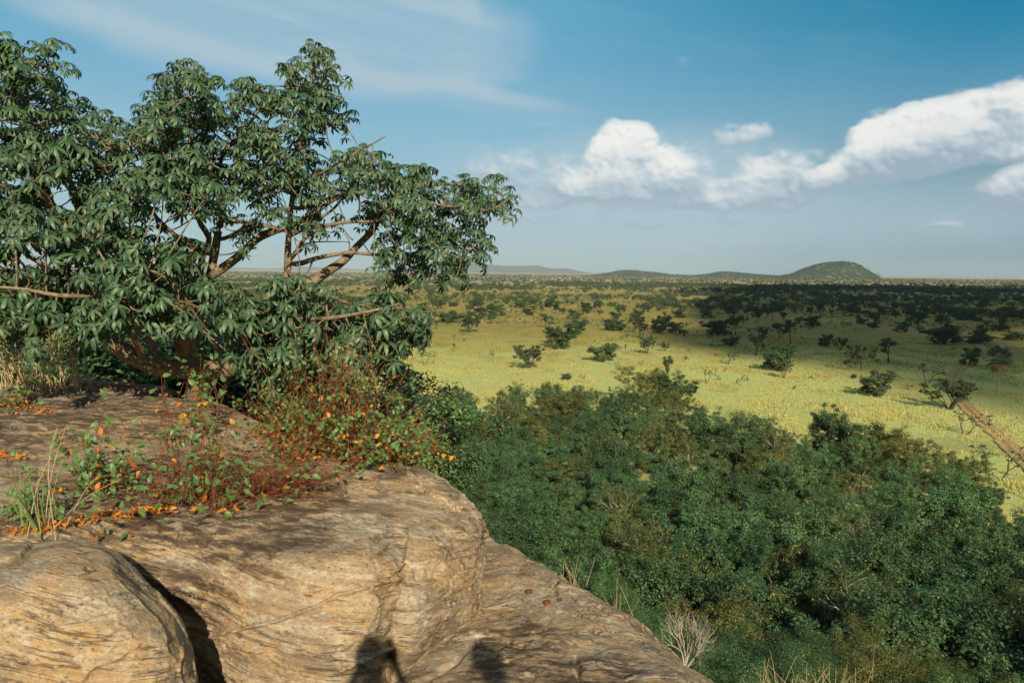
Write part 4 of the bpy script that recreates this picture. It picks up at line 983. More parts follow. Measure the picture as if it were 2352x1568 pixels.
def hill(sky_px, D, depth, mat, seed, rough=.06, base=-2, trees=0):
    sky_px = np.array(sky_px, float); n = 220; x = np.linspace(sky_px[0, 0], sky_px[-1, 0], n); y = np.interp(x, sky_px[:, 0], sky_px[:, 1])
    k = np.ones(5) / 5; y[3:-3] = np.convolve(np.pad(y, 2, mode="edge"), k, "valid")[3:-3]
    T = np.array([P(a, b, D) for a, b in zip(x, y)]); v = np.linspace(-1, 1, 60)
    hh = np.maximum(T[:, 2], 0)
    Y = D + v[None] * depth * (1 + 0 * hh[:, None]); X = T[:, 0][:, None] * (Y / D)
    prof = np.clip(1 - np.abs(v) ** 1.7, 0, 1) ** .9
    nz = fbm(np.stack([X / (depth * .25), Y / (depth * .25), 0 * X], -1), 5, seed, .55)
    Z = hh[:, None] * (prof[None] * (1 + rough * 2.2 * nz * (1 - prof[None] * .6)) + rough * .5 * nz * prof[None]) + base
    V = np.stack([X, Y, Z], -1).reshape(-1, 3)
    tag(obj("hill", mesh("hill", V, grid_faces(n, 60), mat)), kind="structure")
    if trees:
        r = np.random.default_rng(seed); i = r.integers(2, n - 2, trees); j = r.integers(2, 40, trees)
        c = np.stack([X[i, j], Y[i, j], Z[i, j] + 1.5], 1); c[:, :2] += r.normal(0, 12, (trees, 2)); k_ = 14; cc_ = np.repeat(c, k_, axis=0); S = np.repeat(r.uniform(3, 7.5, trees), k_)
        q = nrm(r.normal(0, 1, cc_.shape)) * r.random((len(cc_), 1)) ** .4; p = cc_ + q * S[:, None] * np.array([1, 1, .7])
        return scatter(LEAF_Q, p, frames(nrm(q + [0, 0, .6]), r.uniform(0, 6.28, len(p))), S * r.uniform(.5, .9, len(p)))
hill([(380, 622), (470, 617), (540, 614), (620, 617), (700, 612), (780, 616), (860, 620), (930, 621)], 24000, 1500, M["hill_far"], 1)
hill([(925, 624), (950, 616), (985, 609), (1030, 604), (1060, 602), (1095, 604), (1130, 608), (1180, 611), (1235, 609), (1258, 615), (1275, 617), (1300, 616), (1330, 622), (1360, 627)], 17000, 1300, M["hill_far"], 2)
hv = [hill([(1330, 634), (1370, 629), (1400, 625), (1430, 619), (1465, 620), (1500, 624), (1545, 630), (1590, 632), (1625, 628), (1655, 622), (1690, 624), (1730, 629), (1790, 632), (1850, 632), (1900, 636)], 6200, 500, M["hill_scrub"], 3, trees=700),
      hill([(1780, 634), (1815, 628), (1838, 617), (1868, 608), (1900, 602), (1930, 599), (1960, 602), (1978, 610), (1995, 622), (2020, 636)], 5400, 330, M["hill_scrub"], 4, .10, trees=420)]
V = np.concatenate([v[0] for v in hv]); Fq = np.concatenate([hv[0][1], hv[1][1] + len(hv[0][0])])
tag(obj("hillside_trees", mesh("hillside_trees", V, Fq, M["savanna_far"], smooth=False)), "tiny trees covering the two nearer hills on the horizon", "trees", kind="stuff")

def grass():
    r = np.random.default_rng(77); n = 230000
    d = 70 + 330 * r.random(n) ** .8; a = r.uniform(R(-24), R(46), n); x, y = np.sin(a) * d, np.cos(a) * d
    keep = (d > np.interp(a, EA, ED) * .97); x, y, d = x[keep], y[keep], d[keep]
    cl = fbm(np.stack([x / 7, y / 12, 0 * x], -1), 3, 12); keep = r.random(len(x)) < np.clip(.45 + cl * 1.6, .08, 1); x, y, d, cl = x[keep], y[keep], d[keep], cl[keep]
    z = terrain(x, y); m = len(x)
    h = r.uniform(.22, .55, m) * (1 + .6 * np.clip(cl, 0, 1)); th = r.uniform(0, 6.28, m); w = r.uniform(.05, .16, m)
    o = np.stack([x, y, z - .05], 1); s = np.stack([np.cos(th), np.sin(th), 0 * th], 1) * w[:, None]; lean = np.stack([r.normal(-.12, .15, m), r.normal(0, .15, m), 0 * x], 1) * h[:, None]
    V = np.stack([o - s, o + s, o + lean + s * .5 + np.stack([0 * h, 0 * h, h], 1), o + lean * 1.3 - s * .6 + np.stack([0 * h, 0 * h, h * .85], 1)], 1).reshape(-1, 3)
    F_ = np.arange(4 * m).reshape(m, 4)
    tag(obj("grass", mesh("grass", V, F_, M["meadow_grass"], smooth=False)), "tall dry and green grass covering the meadow and plain", "grass", kind="stuff")
def meadow_mat():
    m, nt = new_mat("meadow_grass"); g = NT(nt); geo = g.n("ShaderNodeNewGeometry"); pos = geo.outputs["Position"]
    n = g.noise(g.mapping(pos, sc=(1 / 9, 1 / 22, 0), rot=(0, 0, R(12))), 1.0, 5, .6); dist = g.vmath("LENGTH", g.vmath("MULTIPLY", pos, (1, 1, 0)))
    a = g.mix(geo.outputs["Random Per Island"], (0.40, 0.41, 0.13), (0.56, 0.48, 0.19)); b = g.mix(geo.outputs["Random Per Island"], (0.26, 0.21, 0.055), (0.32, 0.30, 0.09))
    c = g.mix(g.sstep(g.math("MULTIPLY_ADD", n, 160, dist), 290, 400), a, b)
    x = g.n("ShaderNodeBsdfTranslucent"); g.set(x.inputs[0], c); mx = g.n("ShaderNodeMixShader"); mx.inputs[0].default_value = .3
    nt.links.new(g.bsdf(c, .8, spec=.1), mx.inputs[1]); nt.links.new(x.outputs[0], mx.inputs[2]); g.out(mx.outputs[0]); return m
M["meadow_grass"] = meadow_mat()
grass()

# the cumulus whose shade lies on the right of the plain: a real cloud, high up behind the viewpoint
def shade_cloud(poly_px, seed, alt=1500.0, rag=160.0, thick=170.0, fall=260.0, gz=0.0, label="white cumulus cloud high overhead, its shade dark on the plain"):
    g0 = np.array([on_plain(*p, z=gz) for p in poly_px]); up_ = -ray(872, 1515); t = alt / up_[2]; pts = g0 + up_ * t
    lo, hi = pts[:, :2].min(0) - rag * 1.5, pts[:, :2].max(0) + rag * 1.5; nx, ny = 150, 170
    X, Y = np.meshgrid(np.linspace(lo[0], hi[0], nx), np.linspace(lo[1], hi[1], ny), indexing="ij")
    pl = np.vstack([pts[:, :2], pts[:1, :2]]); inside = np.zeros(X.shape, bool)
    for a, b in zip(pl[:-1], pl[1:]):
        cnd = (a[1] > Y) != (b[1] > Y); xi = (b[0] - a[0]) * (Y - a[1]) / (b[1] - a[1] + 1e-12) + a[0]; inside ^= cnd & (X < xi)
    sd = seg_dist(X, Y, pl) * np.where(inside, 1, -1) + fbm(np.stack([X / (rag * 1.6), Y / (rag * 1.6), 0 * X], -1), 5, seed, .6) * rag
    q = np.clip(sd / fall, 0, 1); puff = fbm(np.stack([X / 120, Y / 120, 0 * X], -1), 4, seed + 5)
    top_ = np.sqrt(q) * thick * (1 + .6 * puff); bot = np.sqrt(q) * thick * .22
    Vt = np.stack([X, Y, alt + top_], -1).reshape(-1, 3); Vb = np.stack([X, Y, alt - bot - .5], -1).reshape(-1, 3)
    Fq = grid_faces(nx, ny); ok = (sd.reshape(-1)[Fq] > 0).all(1); Fq = Fq[ok]; n = len(Vt)
    e = {}
    for f in Fq:
        for a, b in ((f[0], f[1]), (f[1], f[2]), (f[2], f[3]), (f[3], f[0])):
            if (b, a) in e: del e[(b, a)]
            else: e[(a, b)] = 1
    side = np.array([(b, a, a + n, b + n) for a, b in e])
    tag(obj("cloud", mesh("cloud", np.concatenate([Vt, Vb]), np.concatenate([Fq, Fq[:, ::-1] + n, side]), M["cloud"])), label, "cloud", kind="stuff")
m_, nt_ = new_mat("cloud"); g_ = NT(nt_); g_.out(g_.bsdf((0.85, 0.86, 0.88), 1.0, spec=0)); M["cloud"] = m_
shade_cloud([(1690, 658), (1900, 655), (2150, 657), (2600, 663), (2800, 1150), (2460, 1085), (2330, 1000), (2210, 925), (2090, 856), (1970, 806), (1860, 770), (1760, 742), (1670, 720), (1600, 694)], 3)

shade_cloud([(2050, 1230), (2200, 1190), (2352, 1190), (2700, 1260), (2800, 1900), (1820, 1900), (1850, 1580), (1930, 1370)], 9, alt=520.0, rag=6.0, thick=12.0, fall=14.0, gz=11.0, label="small white cloud overhead, its shade dark on the wood's lower right corner")
# ------------------------------------------------------------------ small plants and litter on the rock
def surf(G):
    V = G.reshape(-1, 3); px, py = project(V); D = (V - EYE) @ fw
    def at(qx, qy):
        d2 = (px - qx) ** 2 + (py - qy) ** 2; c = np.where(d2 < max(64, d2.min() * 1.5 + 1))[0]
        return V[c[D[c].argmin()]]
    return at
onA, onB, onC = surf(GA), surf(GB), surf(GC)
def oval(w=.30, fold=.18, curl=.25):
    S = 4; V = []; F = []
    for s in range(S + 1):
        x = s / S; ww = w * [0.04, .85, 1.0, .68, .02][s]; z = -curl * x * x
        V += [(x, -ww, z + fold * ww), (x, 0, z), (x, ww, z + fold * ww)]
    for s in range(S):
        for q in range(2): a = s * 3 + q; F.append((a, a + 1, a + 4, a + 3))
    return np.array(V), np.array(F)
OVAL = oval(); ROUND = oval(.31, .42, .45); BLADE = oval(.07, .3, .5)
def dirframes(xdir, r, upish=.6):
    """rotation whose X column points along xdir and whose Z leans upward"""
    x = nrm(xdir); z = nrm(np.array([0, 0, 1.0]) * upish + np.array([0.1, -.35, 0]) + r.normal(0, .35, x.shape)); y = nrm(np.cross(z, x)); z = np.cross(x, y)
    return np.stack([x, y, z], axis=-1)
def shrub(name, base, label, seed, n, reach, height, leaf=.055, per=6, orange=.12, az_bias=None, spread=.12, tmpl=OVAL, gm="shrub_leaf", tall=0.12, twig=.0022, lowp=.45, cat="shrub", orange_low=0.0, sub=2):
    r = np.random.default_rng(seed); bag = Bag(); LP, LD, LS, LM = [], [], [], []
    for i in range(n):
        th = r.uniform(0, 6.283) if az_bias is None or r.random() < .35 else az_bias + r.normal(0, .7)
        low = r.random() < lowp; tl = r.random() < tall
        L = reach * r.uniform(.45, 1.05) * (1.0 if low else .85); e = r.uniform(.02, .45) if low else r.uniform(.5, 1.25)
        if tl: e = r.uniform(1.1, 1.5); L = height * r.uniform(.85, 1.25)
        p = np.array(base) + np.array([r.normal(0, spread), r.normal(0, spread), -.02]); d = np.array([math.cos(th) * math.cos(e), math.sin(th) * math.cos(e), math.sin(e)]); pts = [p]
        S = 10
        for s in range(S):
            d = nrm(d + r.normal(0, .13, 3) + np.array([0, 0, (-.05 if not tl else .02) + (.05 if low else 0)])); q = pts[-1] + d * L / S
            if q[2] < base[2] - .03: q[2] = base[2] - .03 + r.uniform(0, .03); d[2] = abs(d[2]) * .5
            pts.append(q)
        def dress(pts, w0, dens):
            bag.add(*tube(pts, np.linspace(w0, w0 * .45, len(pts)), 4))
            for s in range(2, len(pts)):
                if r.random() < dens:
                    for _ in range(int(r.integers(1, 3))):
                        dd = nrm(pts[s] - pts[s - 1]); q = nrm(dd * .5 + r.normal(0, .7, 3) + np.array([0, 0, .15]))
                        LP.append(pts[s] + q * .008); LD.append(q); LS.append(leaf * r.uniform(.55, 1.2)); hh = (pts[s][2] - base[2]) / max(height, .1)
                        LM.append(1 if r.random() < orange + orange_low * max(0, 1 - hh * 2.2) else 0)
        pts = np.array(pts); dress(pts, twig * (1.5 if tl else 1.1), per / 10)
        for b in range(sub):
            k = int(r.integers(3, S - 1)); d2 = nrm(pts[k + 1] - pts[k] + r.normal(0, .55, 3) + np.array([0, 0, .25])); q = [pts[k]]
            for s in range(5): d2 = nrm(d2 + r.normal(0, .16, 3)); q.append(q[-1] + d2 * L * .075)
            dress(np.array(q), twig * .8, per / 8)
    LP, LD, LS, LM = np.array(LP), np.array(LD), np.array(LS), np.array(LM)
    t = empty(name, base); tag(t, label, cat); b = np.array(base)
    V, Fq = scatter(tmpl, LP - b, dirframes(LD, r), LS); me = mesh("leaves", V, Fq, [M[gm], M["orange_leaf"]], np.repeat(LM, len(tmpl[1])))
    obj("leaves", me, t); st = bag.mesh("stems", [M["red_stem"]]); st.transform(Matrix.Translation(-Vector(b))); obj("stems", st, t); return t
OVAL2 = oval(.29, .45, .5)
b1 = onA(450, 1150)
shrub("shrub", b1, "low sprawling red stemmed shrub with green and orange leaves, in the rock top's middle", 301, 120, 1.0, .80, .062, 1.5, .08, None, .16, OVAL2, tall=.16, orange_low=.05, lowp=.6)
shrub("shrub", onA(250, 1120), "looser left half of the sprawling red stemmed growth, beside the straw stalks", 302, 60, .70, .45, .060, 2.4, .08, 2.9, .12, OVAL, tall=.06, orange_low=.04)
shrub("shrub", onA(600, 1120), "fan of bare red stems leaning right across the stained rock", 303, 130, .78, .26, .042, .35, .05, -.1, .10, ROUND, tall=.02, lowp=.8)
shrub("shrub", onA(450, 1000) * 1.0, "thin upright leafy stems in front of the tree's trunk", 304, 9, .35, .78, .070, 5.5, .03, None, .06, ROUND, tall=.7, lowp=.1)
shrub("shrub", onA(770, 1030), "dense bush of narrow leaves and orange stems at the rock's back edge", 305, 230, 1.02, 1.02, .050, 3.4, .05, None, .22, OVAL, tall=.20, orange_low=.28, lowp=.3, twig=.0026)
shrub("shrub", onA(680, 1000), "left part of the back edge bush, thick with orange leaves at its foot", 306, 70, .6, .5, .045, 3.5, .12, 2.6, .15, OVAL, tall=.1, orange_low=.7)
shrub("shrub", onA(865, 1050), "right part of the back edge bush reaching out over the drop", 307, 80, .75, .5, .048, 4, .05, .3, .14, OVAL, tall=.05, orange_low=.2)
shrub("seedling", onA(748, 1092), "small seedling with a few leaves on a dark stub at the stained rock's edge", 308, 5, .14, .16, .045, 8, .1, None, .01, ROUND, tall=.6, cat="seedling", sub=0)
shrub("seedling", onA(735, 1125), "tiny two leafed sprout lying on the stained rock", 309, 3, .12, .08, .045, 8, .3, None, .01, ROUND, tall=.1, cat="seedling", sub=0)
shrub("shrub", onA(60, 1180), "blurred leafy plant at the left border beside the crack", 310, 18, .42, .4, .045, 4, .08, None, .1, ROUND, tall=.2)
shrub("shrub", onA(22, 925), "small pale green plant near the left border at the back of the rock", 311, 24, .42, .3, .045, 5, .03, None, .1, OVAL, tall=.1, orange_low=.2)
shrub("shrub", P(905, 985, 8.2) - np.array([0, 0, .35]), "pale green leafy sprays hanging past the right edge of the back bush", 312, 40, .55, .45, .07, 6, .02, .2, .12, OVAL, tall=.1)
def blades(name, base, label, seed, n, L, mat, bend=(-.5, 0), w=.0022, spread=.06, stiff=.5, seed_head=False, cat="grass tuft", flat=False, tilt=.3):
    r = np.random.default_rng(seed); bag = Bag(); b = np.array(base)
    for i in range(n):
        l = L * r.uniform(.5, 1.1); d = nrm(np.array([r.normal(bend[0] * tilt, tilt), r.normal(bend[1] * tilt, tilt), 1.0])); p = np.array([r.normal(0, spread), r.normal(0, spread * .7), -.02]); pts = [p]; S = 9; wob = r.uniform(.5, 1.5)
        for s in range(S):
            d = nrm(d + np.array([bend[0], bend[1], -.35]) * stiff * (s / S) ** 1.6 * .35 * wob + r.normal(0, .025, 3)); pts.append(pts[-1] + d * l / S)
        pts = np.array(pts)
        if flat:
            sd = nrm(np.cross(pts[-1] - pts[0], [r.normal(0, .3), 1, 0])) * w * 2.2; wd = np.array([.7, 1, 1, .95, .85, .75, .6, .4, .2, .05])[:, None]
            V = np.concatenate([pts - sd * wd, pts + sd * wd]); m_ = len(pts); bag.add(V, [(k, k + 1, m_ + k + 1, m_ + k) for k in range(m_ - 1)])
        else: bag.add(*tube(pts, np.linspace(w, w * .45, len(pts)), 4))
        if seed_head and r.random() < .75:
            for k in range(16):
                q = pts[-1] * (1 - k * .02) + pts[-3] * (k * .02); e = nrm(r.normal(0, 1, 3) + (pts[-1] - pts[-2]) / np.linalg.norm(pts[-1] - pts[-2]) * 1.6) * .016
                bag.add(*tube(np.array([q, q + e]), np.array([w * .8, w * .4]), 3))
    t = empty(name, b); tag(t, label, cat); obj("stalks", bag.mesh("stalks", [M[mat]]), t); return t
blades("grass_tuft", onA(100, 890), "tall dry straw coloured grass at the back of the rock, under the shaded bushes", 401, 70, .85, "straw", (-.55, 0), .0055, .19, .6, True, tilt=.22)
blades("grass_tuft", onA(190, 885), "thin upright pale stalks right of the dry grass", 402, 18, .70, "straw", (-.1, 0), .0045, .09, .3, True, tilt=.10)
blades("grass_tuft", onA(30, 884), "shorter leaning dry grass at the left border", 403, 40, .6, "straw", (-.6, 0), .0050, .14, .6, True)
blades("grass_tuft", onA(75, 1215), "blurred green grass blades at the left border by the crack", 404, 13, .5, "grass_green", (-.25, 0), .0024, .08, .4, flat=True)
blades("grass_tuft", onA(110, 1218), "few long straw stalks leaning right over the shrub", 405, 7, .68, "straw", (.7, .1), .0028, .04, .45, tilt=.35)
blades("grass_tuft", onA(690, 985), "fine green grass fanning up left of the back edge bush", 406, 60, .55, "grass_green", (-.3, .1), .0022, .12, .5, flat=True, tilt=.45)
blades("grass_tuft", P(1310, 1330, 7.2) - np.array([0, 0, .05]), "thin pale stalks rising behind the slab's upper edge", 407, 12, .33, "straw", (.1, 0), .0022, .07, .3, tilt=.35)
blades("grass_tuft", P(1420, 1400, 6.6) - np.array([0, 0, .05]), "few upright dry stalks behind the middle of the slab's edge", 408, 8, .32, "straw", (.05, 0), .0022, .06, .3, tilt=.3)
q_ = P(1815, 1620, 9.0); blades("grass_tuft", q_, "golden dry grass clump sticking up at the bottom, right of the slab", 409, 60, .52, "straw", (-.1, 0), .0030, .22, .35, False, tilt=.5)
blades("grass_tuft", q_ + np.array([.55, .1, .1]), "smaller golden grass clump to the right of the bottom one", 410, 26, .40, "straw", (.3, 0), .003, .2, .35, False, tilt=.5)
# bleached dead bush on the slab's edge
def dead_bush(base, label, seed, L, n=3, top=3, rad=.011, name="dead_bush", bark="bare_wood", sp=.5):
    r = np.random.default_rng(seed); bag = Bag(); tips = []
    for i in range(n):
        grow(bag, r, np.array([0, 0, -.03]), nrm(np.array([r.normal(.15, .35), r.normal(0, .3), 1.0])), L, rad, 0, top, tips, sp, .3, 5)
    t = empty(name, base); tag(t, label, "dead bush" if name == "dead_bush" else "dead tree"); obj("branches", bag.mesh("branches", [M[bark]]), t); return t
dead_bush(onC(1583, 1512), "small bleached leafless bush on the slab's lower edge", 501, .17, 5, 3, .007)
def dead_kind(seed, h, top=3):
    r = np.random.default_rng(seed); bag = Bag(); tips = []
    bag.add(*tube(np.array([[0, 0, -.5], [.05, 0, h * .25], [.15, .1, h * .5]]), np.array([.16, .12, .09]) * h / 7, 7))
    for k in range(3):
        th = k * 2.2 + r.uniform(0, .8); grow(bag, r, np.array([.15, .1, h * (.5 - .07 * k)]), nrm(np.array([math.cos(th) * .9, math.sin(th) * .9, .8])), h * .20, .06 * h / 7, 1, top, tips, .7, .15, 5, (2, 3))
    return bag.mesh("branches", [M["dead_wood"]])
M["dead_wood"] = flat_mat("dead_wood", (0.30, 0.26, 0.20), (0.16, 0.13, 0.10), 0.85, 6.0, 0.1)
for (px, py, h, dm, lab) in [(1462, 1150, 7.2, 34, "bleached leafless tree standing out above the slab in the wood"), (1980, 1150, 7.4, 45, "dead reddish limbs in the right half of the wood"),
      (1600, 915, 8.0, 80, "white dead branches in the crown at the meadow edge"), (1800, 1020, 8.2, 70, "bleached snag where the bushy and yellow flecked trees meet"), (2030, 1395, 6.4, 28, "curved bare branches low in the shaded corner of the wood")]:
    q = top_at(px, py, h, dm); z0 = float(terrain(q[0], q[1])); t = empty("dead_tree", (q[0], q[1], z0)); tag(t, lab, "dead tree"); obj("branches", dead_kind(px, h), t)
# fallen orange leaves
def litter():
    r = np.random.default_rng(61); LP = []; LM = []
    for (pts, n, sd, on) in [([(20, 1218), (130, 1205), (230, 1185), (330, 1168), (390, 1160)], 300, 6, onA), ([(0, 1040), (55, 1050)], 60, 6, onA), ([(640, 965), (690, 1000), (760, 1022), (860, 1040)], 420, 14, onA),
                          ([(0, 930), (70, 934), (110, 940)], 90, 6, onA), ([(420, 1150), (560, 1140)], 90, 22, onA), ([(300, 1120), (500, 1080)], 60, 30, onA)]:
        pts = np.array(pts, float); seg = r.integers(0, len(pts) - 1, n); f = r.random(n)[:, None]; c = pts[seg] * (1 - f) + pts[seg + 1] * f + r.normal(0, sd, (n, 2)) * np.array([1.6, .7])
        for q in c: LP.append(on(q[0], q[1]) + np.array([0, 0, .008 + r.random() * .03]))
    LP = np.array(LP); n = len(LP); x = nrm(r.normal(0, 1, (n, 3)) * [1, 1, .35]); V, Fq = scatter(ROUND, LP, dirframes(x, r, 1.0), r.uniform(.02, .045, n))
    tag(obj("fallen_leaves", mesh("fallen_leaves", V, Fq, [M["orange_leaf"], M["dry_leaf"]], np.repeat((r.random(n) < .35).astype(int), len(ROUND[1])))), "bright orange and brown fallen leaves gathered in the cracks", "fallen leaves", kind="stuff")
M["dry_leaf"] = leaf_mat("dry_leaf", (0.22, 0.08, 0.02), (0.40, 0.18, 0.05), .7, .1, .1, (0.4, 0.15, .03), 0, 0)
litter()
# weathered ledge stone along the skyline of the outcrop
def blob_stone(name, base, size, seed, mat, label, cat, rz=0, strat=0):
    n = 70; u = np.linspace(0, 2 * math.pi, n, endpoint=False); v = np.linspace(-math.pi / 2, math.pi / 2, 40)
    U, Vv = np.meshgrid(u, v, indexing="ij"); X = np.stack([np.cos(U) * np.cos(Vv), np.sin(U) * np.cos(Vv), np.sin(Vv)], -1)
    X = np.sign(X) * np.abs(X) ** .55; X = X * (1 + .16 * fbm(X * 1.7 + seed, 4, seed)[..., None]); 
    if strat: X[..., :2] *= (1 + .10 * np.sign(fbm(np.stack([0 * U, X[..., 0], X[..., 2] * 5], -1), 2, seed + 2)))[..., None]
    G = X * np.array(size); G = G + nrm(X) * (.02 * fbm(G * 14, 4, seed + 4))[..., None] * min(1, size[2] * 12)
    o = obj(name, mesh(name, G.reshape(-1, 3), grid_faces(n, 40, True), mat), None, base); o.rotation_euler = (0, 0, rz); tag(o, label, cat); return o
pA, pB = P(150, 878, 10.2), P(385, 905, 9.6)
blob_stone("ledge_stone", (pA + pB) / 2 + np.array([0, .05, -.02]), (float(np.linalg.norm(pB - pA)) / 2, .16, .075), 5, M["log"], "long flat weathered reddish ledge stone lying along the rock's skyline", "stone", math.atan2(pB[1] - pA[1], pB[0] - pA[0]), 1)
for i, (px, py, s, lab) in enumerate([(1210, 1356, .026, "small round brown seed pod on the slab, the highest of its three"), (1252, 1381, .026, "brown seed pod on the slab, the lowest of its three"), (1284, 1371, .016, "tiny dark seed pod on the slab, smallest of its three")]):
    q = onC(px, py); blob_stone("seed_pod", q + np.array([0, 0, s * .5]), (s, s * .9, s * .75), 20 + i, M["pod"], lab, "seed pod")

# ---------------- the two people whose shadows fall on the rock (they stand at and beside the viewpoint)
def person(x, y, z, label, shirt, seed, arms="camera"):
    J = {"pel": (0, 0, .95), "waist": (0, 0, 1.10), "chest": (0, -.01, 1.32), "neck": (0, 0, 1.47), "jaw": (0, .02, 1.54), "head": (0, .01, 1.63), "crown": (0, 0, 1.70)}
    V = []; E = []; Rr = []; ix = {}
    def add(n, p, r, par=None):
        ix[n] = len(V); V.append(p); Rr.append(r)
        if par is not None: E.append((ix[par], ix[n]))
    add("pel", J["pel"], (.15, .11)); add("waist", J["waist"], (.135, .10), "pel"); add("chest", J["chest"], (.165, .115), "waist"); add("neck", J["neck"], (.058, .06), "chest"); add("jaw", J["jaw"], (.066, .078), "neck"); add("head", J["head"], (.078, .095), "jaw"); add("crown", J["crown"], (.05, .06), "head")
    for s in (-1, 1):
        n = str(s)
        add("sh" + n, (s * .17, -.01, 1.40), (.06, .06), "chest")
        if arms == "camera": el_, wr, ha = (s * .24, .10, 1.22), (s * .10, .24, 1.45), (s * .07, .25, 1.53)
        else: el_, wr, ha = (s * .26, .0, 1.12), (s * .25, .07, .88), (s * .24, .09, .80)
        add("el" + n, el_, (.042, .042), "sh" + n); add("wr" + n, wr, (.028, .028), "el" + n); add("ha" + n, ha, (.034, .022), "wr" + n)
        dirh = nrm(np.array(ha) - np.array(wr)); sd_ = nrm(np.cross(dirh, [0, 1, .2]))
        for f in range(5):
            o = sd_ * (f - 2) * .017; b0 = np.array(ha) + dirh * (.02 if f else -.01) + o; cur = np.array([0, .03, 0]) if arms == "camera" else np.array([0, .012, 0])
            add(f"f{n}{f}a", tuple(b0), (.009, .009), "ha" + n); add(f"f{n}{f}b", tuple(b0 + dirh * [.025, .04, .045, .04, .03][f] + cur * .5), (.008, .008), f"f{n}{f}a"); add(f"f{n}{f}c", tuple(b0 + dirh * [.04, .06, .07, .06, .045][f] + cur * 1.3), (.007, .007), f"f{n}{f}b")
        add("hip" + n, (s * .09, 0, .90), (.09, .09), "pel"); add("kn" + n, (s * .11, .02, .50), (.062, .062), "hip" + n); add("an" + n, (s * .12, -.02, .10), (.04, .045), "kn" + n); add("toe" + n, (s * .14, .13, .04), (.04, .03), "an" + n)
    me = bpy.data.meshes.new("body"); me.from_pydata(V, E, []); o = bpy.data.objects.new("body", me); COL.objects.link(o)
    sk = o.modifiers.new("skin", "SKIN"); sk.use_smooth_shade = True
    for i, v in enumerate(me.skin_vertices[0].data): v.radius = Rr[i]; v.use_root = (i == 0)
    sb = o.modifiers.new("sub", "SUBSURF"); sb.levels = 2; sb.render_levels = 2
    dg = bpy.context.evaluated_depsgraph_get(); bm = bpy.data.meshes.new_from_object(o.evaluated_get(dg)); bpy.data.objects.remove(o); bm.name = "body"
    bm.materials.clear()
    for m in ("skin", shirt, "trousers"): bm.materials.append(M[m])
    for p in bm.polygons:
        c = p.center; p.use_smooth = True; p.material_index = 2 if c.z < 1.0 and abs(c.x) < .22 and c.z > .09 else 1 if (c.z < 1.46 and abs(c.x) < .22 and c.y < .12) else 0
    t = empty("person", (x, y, z)); t.scale = (1.09,) * 3; tag(t, label, "person"); obj("body", bm, t)
    r = np.random.default_rng(seed)
    u, v = np.meshgrid(np.linspace(0, 2 * math.pi, 24, endpoint=False), np.linspace(-.15, math.pi / 2, 12), indexing="ij"); X = np.stack([np.cos(u) * np.cos(v) * .088, np.sin(u) * np.cos(v) * .105 - .012, np.sin(v) * .10 + 1.645], -1); X += nrm(X - [0, 0, 1.64]) * (.008 * fbm(X * 30, 3, seed))[..., None]
    obj("hair", mesh("hair", X.reshape(-1, 3), grid_faces(24, 12, True), M["hair"]), t)
    for s in (-1, 1):
        G = X[..., :] * 0; sp = np.stack([np.cos(u) * np.cos(v * 2 - 1), np.sin(u) * np.cos(v * 2 - 1), np.sin(v * 2 - 1)], -1)
        obj("eye", mesh("eye", (sp * .011 + [s * .032, .096, 1.615]).reshape(-1, 3), grid_faces(24, 12, True), M["eye"]), t)
        obj("ear", mesh("ear", (sp * [.012, .02, .03] + [s * .082, .0, 1.60]).reshape(-1, 3), grid_faces(24, 12, True), M["skin"]), t)
    obj("nose", mesh("nose", (sp * [.013, .02, .024] + [0, .105, 1.592]).reshape(-1, 3), grid_faces(24, 12, True), M["skin"]), t)
    obj("mouth", mesh("mouth", (sp * [.024, .009, .007] + [0, .096, 1.555]).reshape(-1, 3), grid_faces(24, 12, True), M["lips"]), t)
    return t
for n_, c_ in (("skin", (.22, .12, .07)), ("lips", (.3, .11, .09)), ("hair", (.015, .012, .01)), ("eye", (.5, .5, .48)), ("shirt_blue", (.12, .2, .34)), ("shirt_white", (.6, .58, .55)), ("trousers", (.06, .06, .08))): M[n_] = flat_mat(n_, c_, None, .7)
zf = 28.37
person(0.0, -.26, zf, "person in a blue shirt taking the picture, whose shadow falls on the banded rock face", "shirt_blue", 1)
person(.74, -.22, zf - .03, "person in a white shirt standing to the right, whose shadow falls on the slab", "shirt_white", 2, "down")
# ------------------------------------------------------------------ light and sky
anti = ray(872, 1515)                       # the way the sunlight travels: towards the viewer's own shadow
sun_dir = -anti
sun_el = math.asin(sun_dir[2]); sun_az = math.atan2(sun_dir[0], sun_dir[1])
sl = bpy.data.lights.new("sun", "SUN"); sl.energy = 5.0; sl.angle = R(0.5); sl.color = (1.0, 0.87, 0.67)
so = bpy.data.objects.new("sun", sl); link(so); so.location = (20, -40, 60)
so.rotation_euler = Vector(anti).to_track_quat("-Z", "Y").to_euler()

w = bpy.data.worlds.new("World"); scene.world = w; w.use_nodes = True
nt = w.node_tree; nt.nodes.clear(); g = NT(nt)
def azel(px, py):
    d = ray(px, py); return math.atan2(d[0], d[1]), math.asin(d[2])
K = 1 / 1829.0
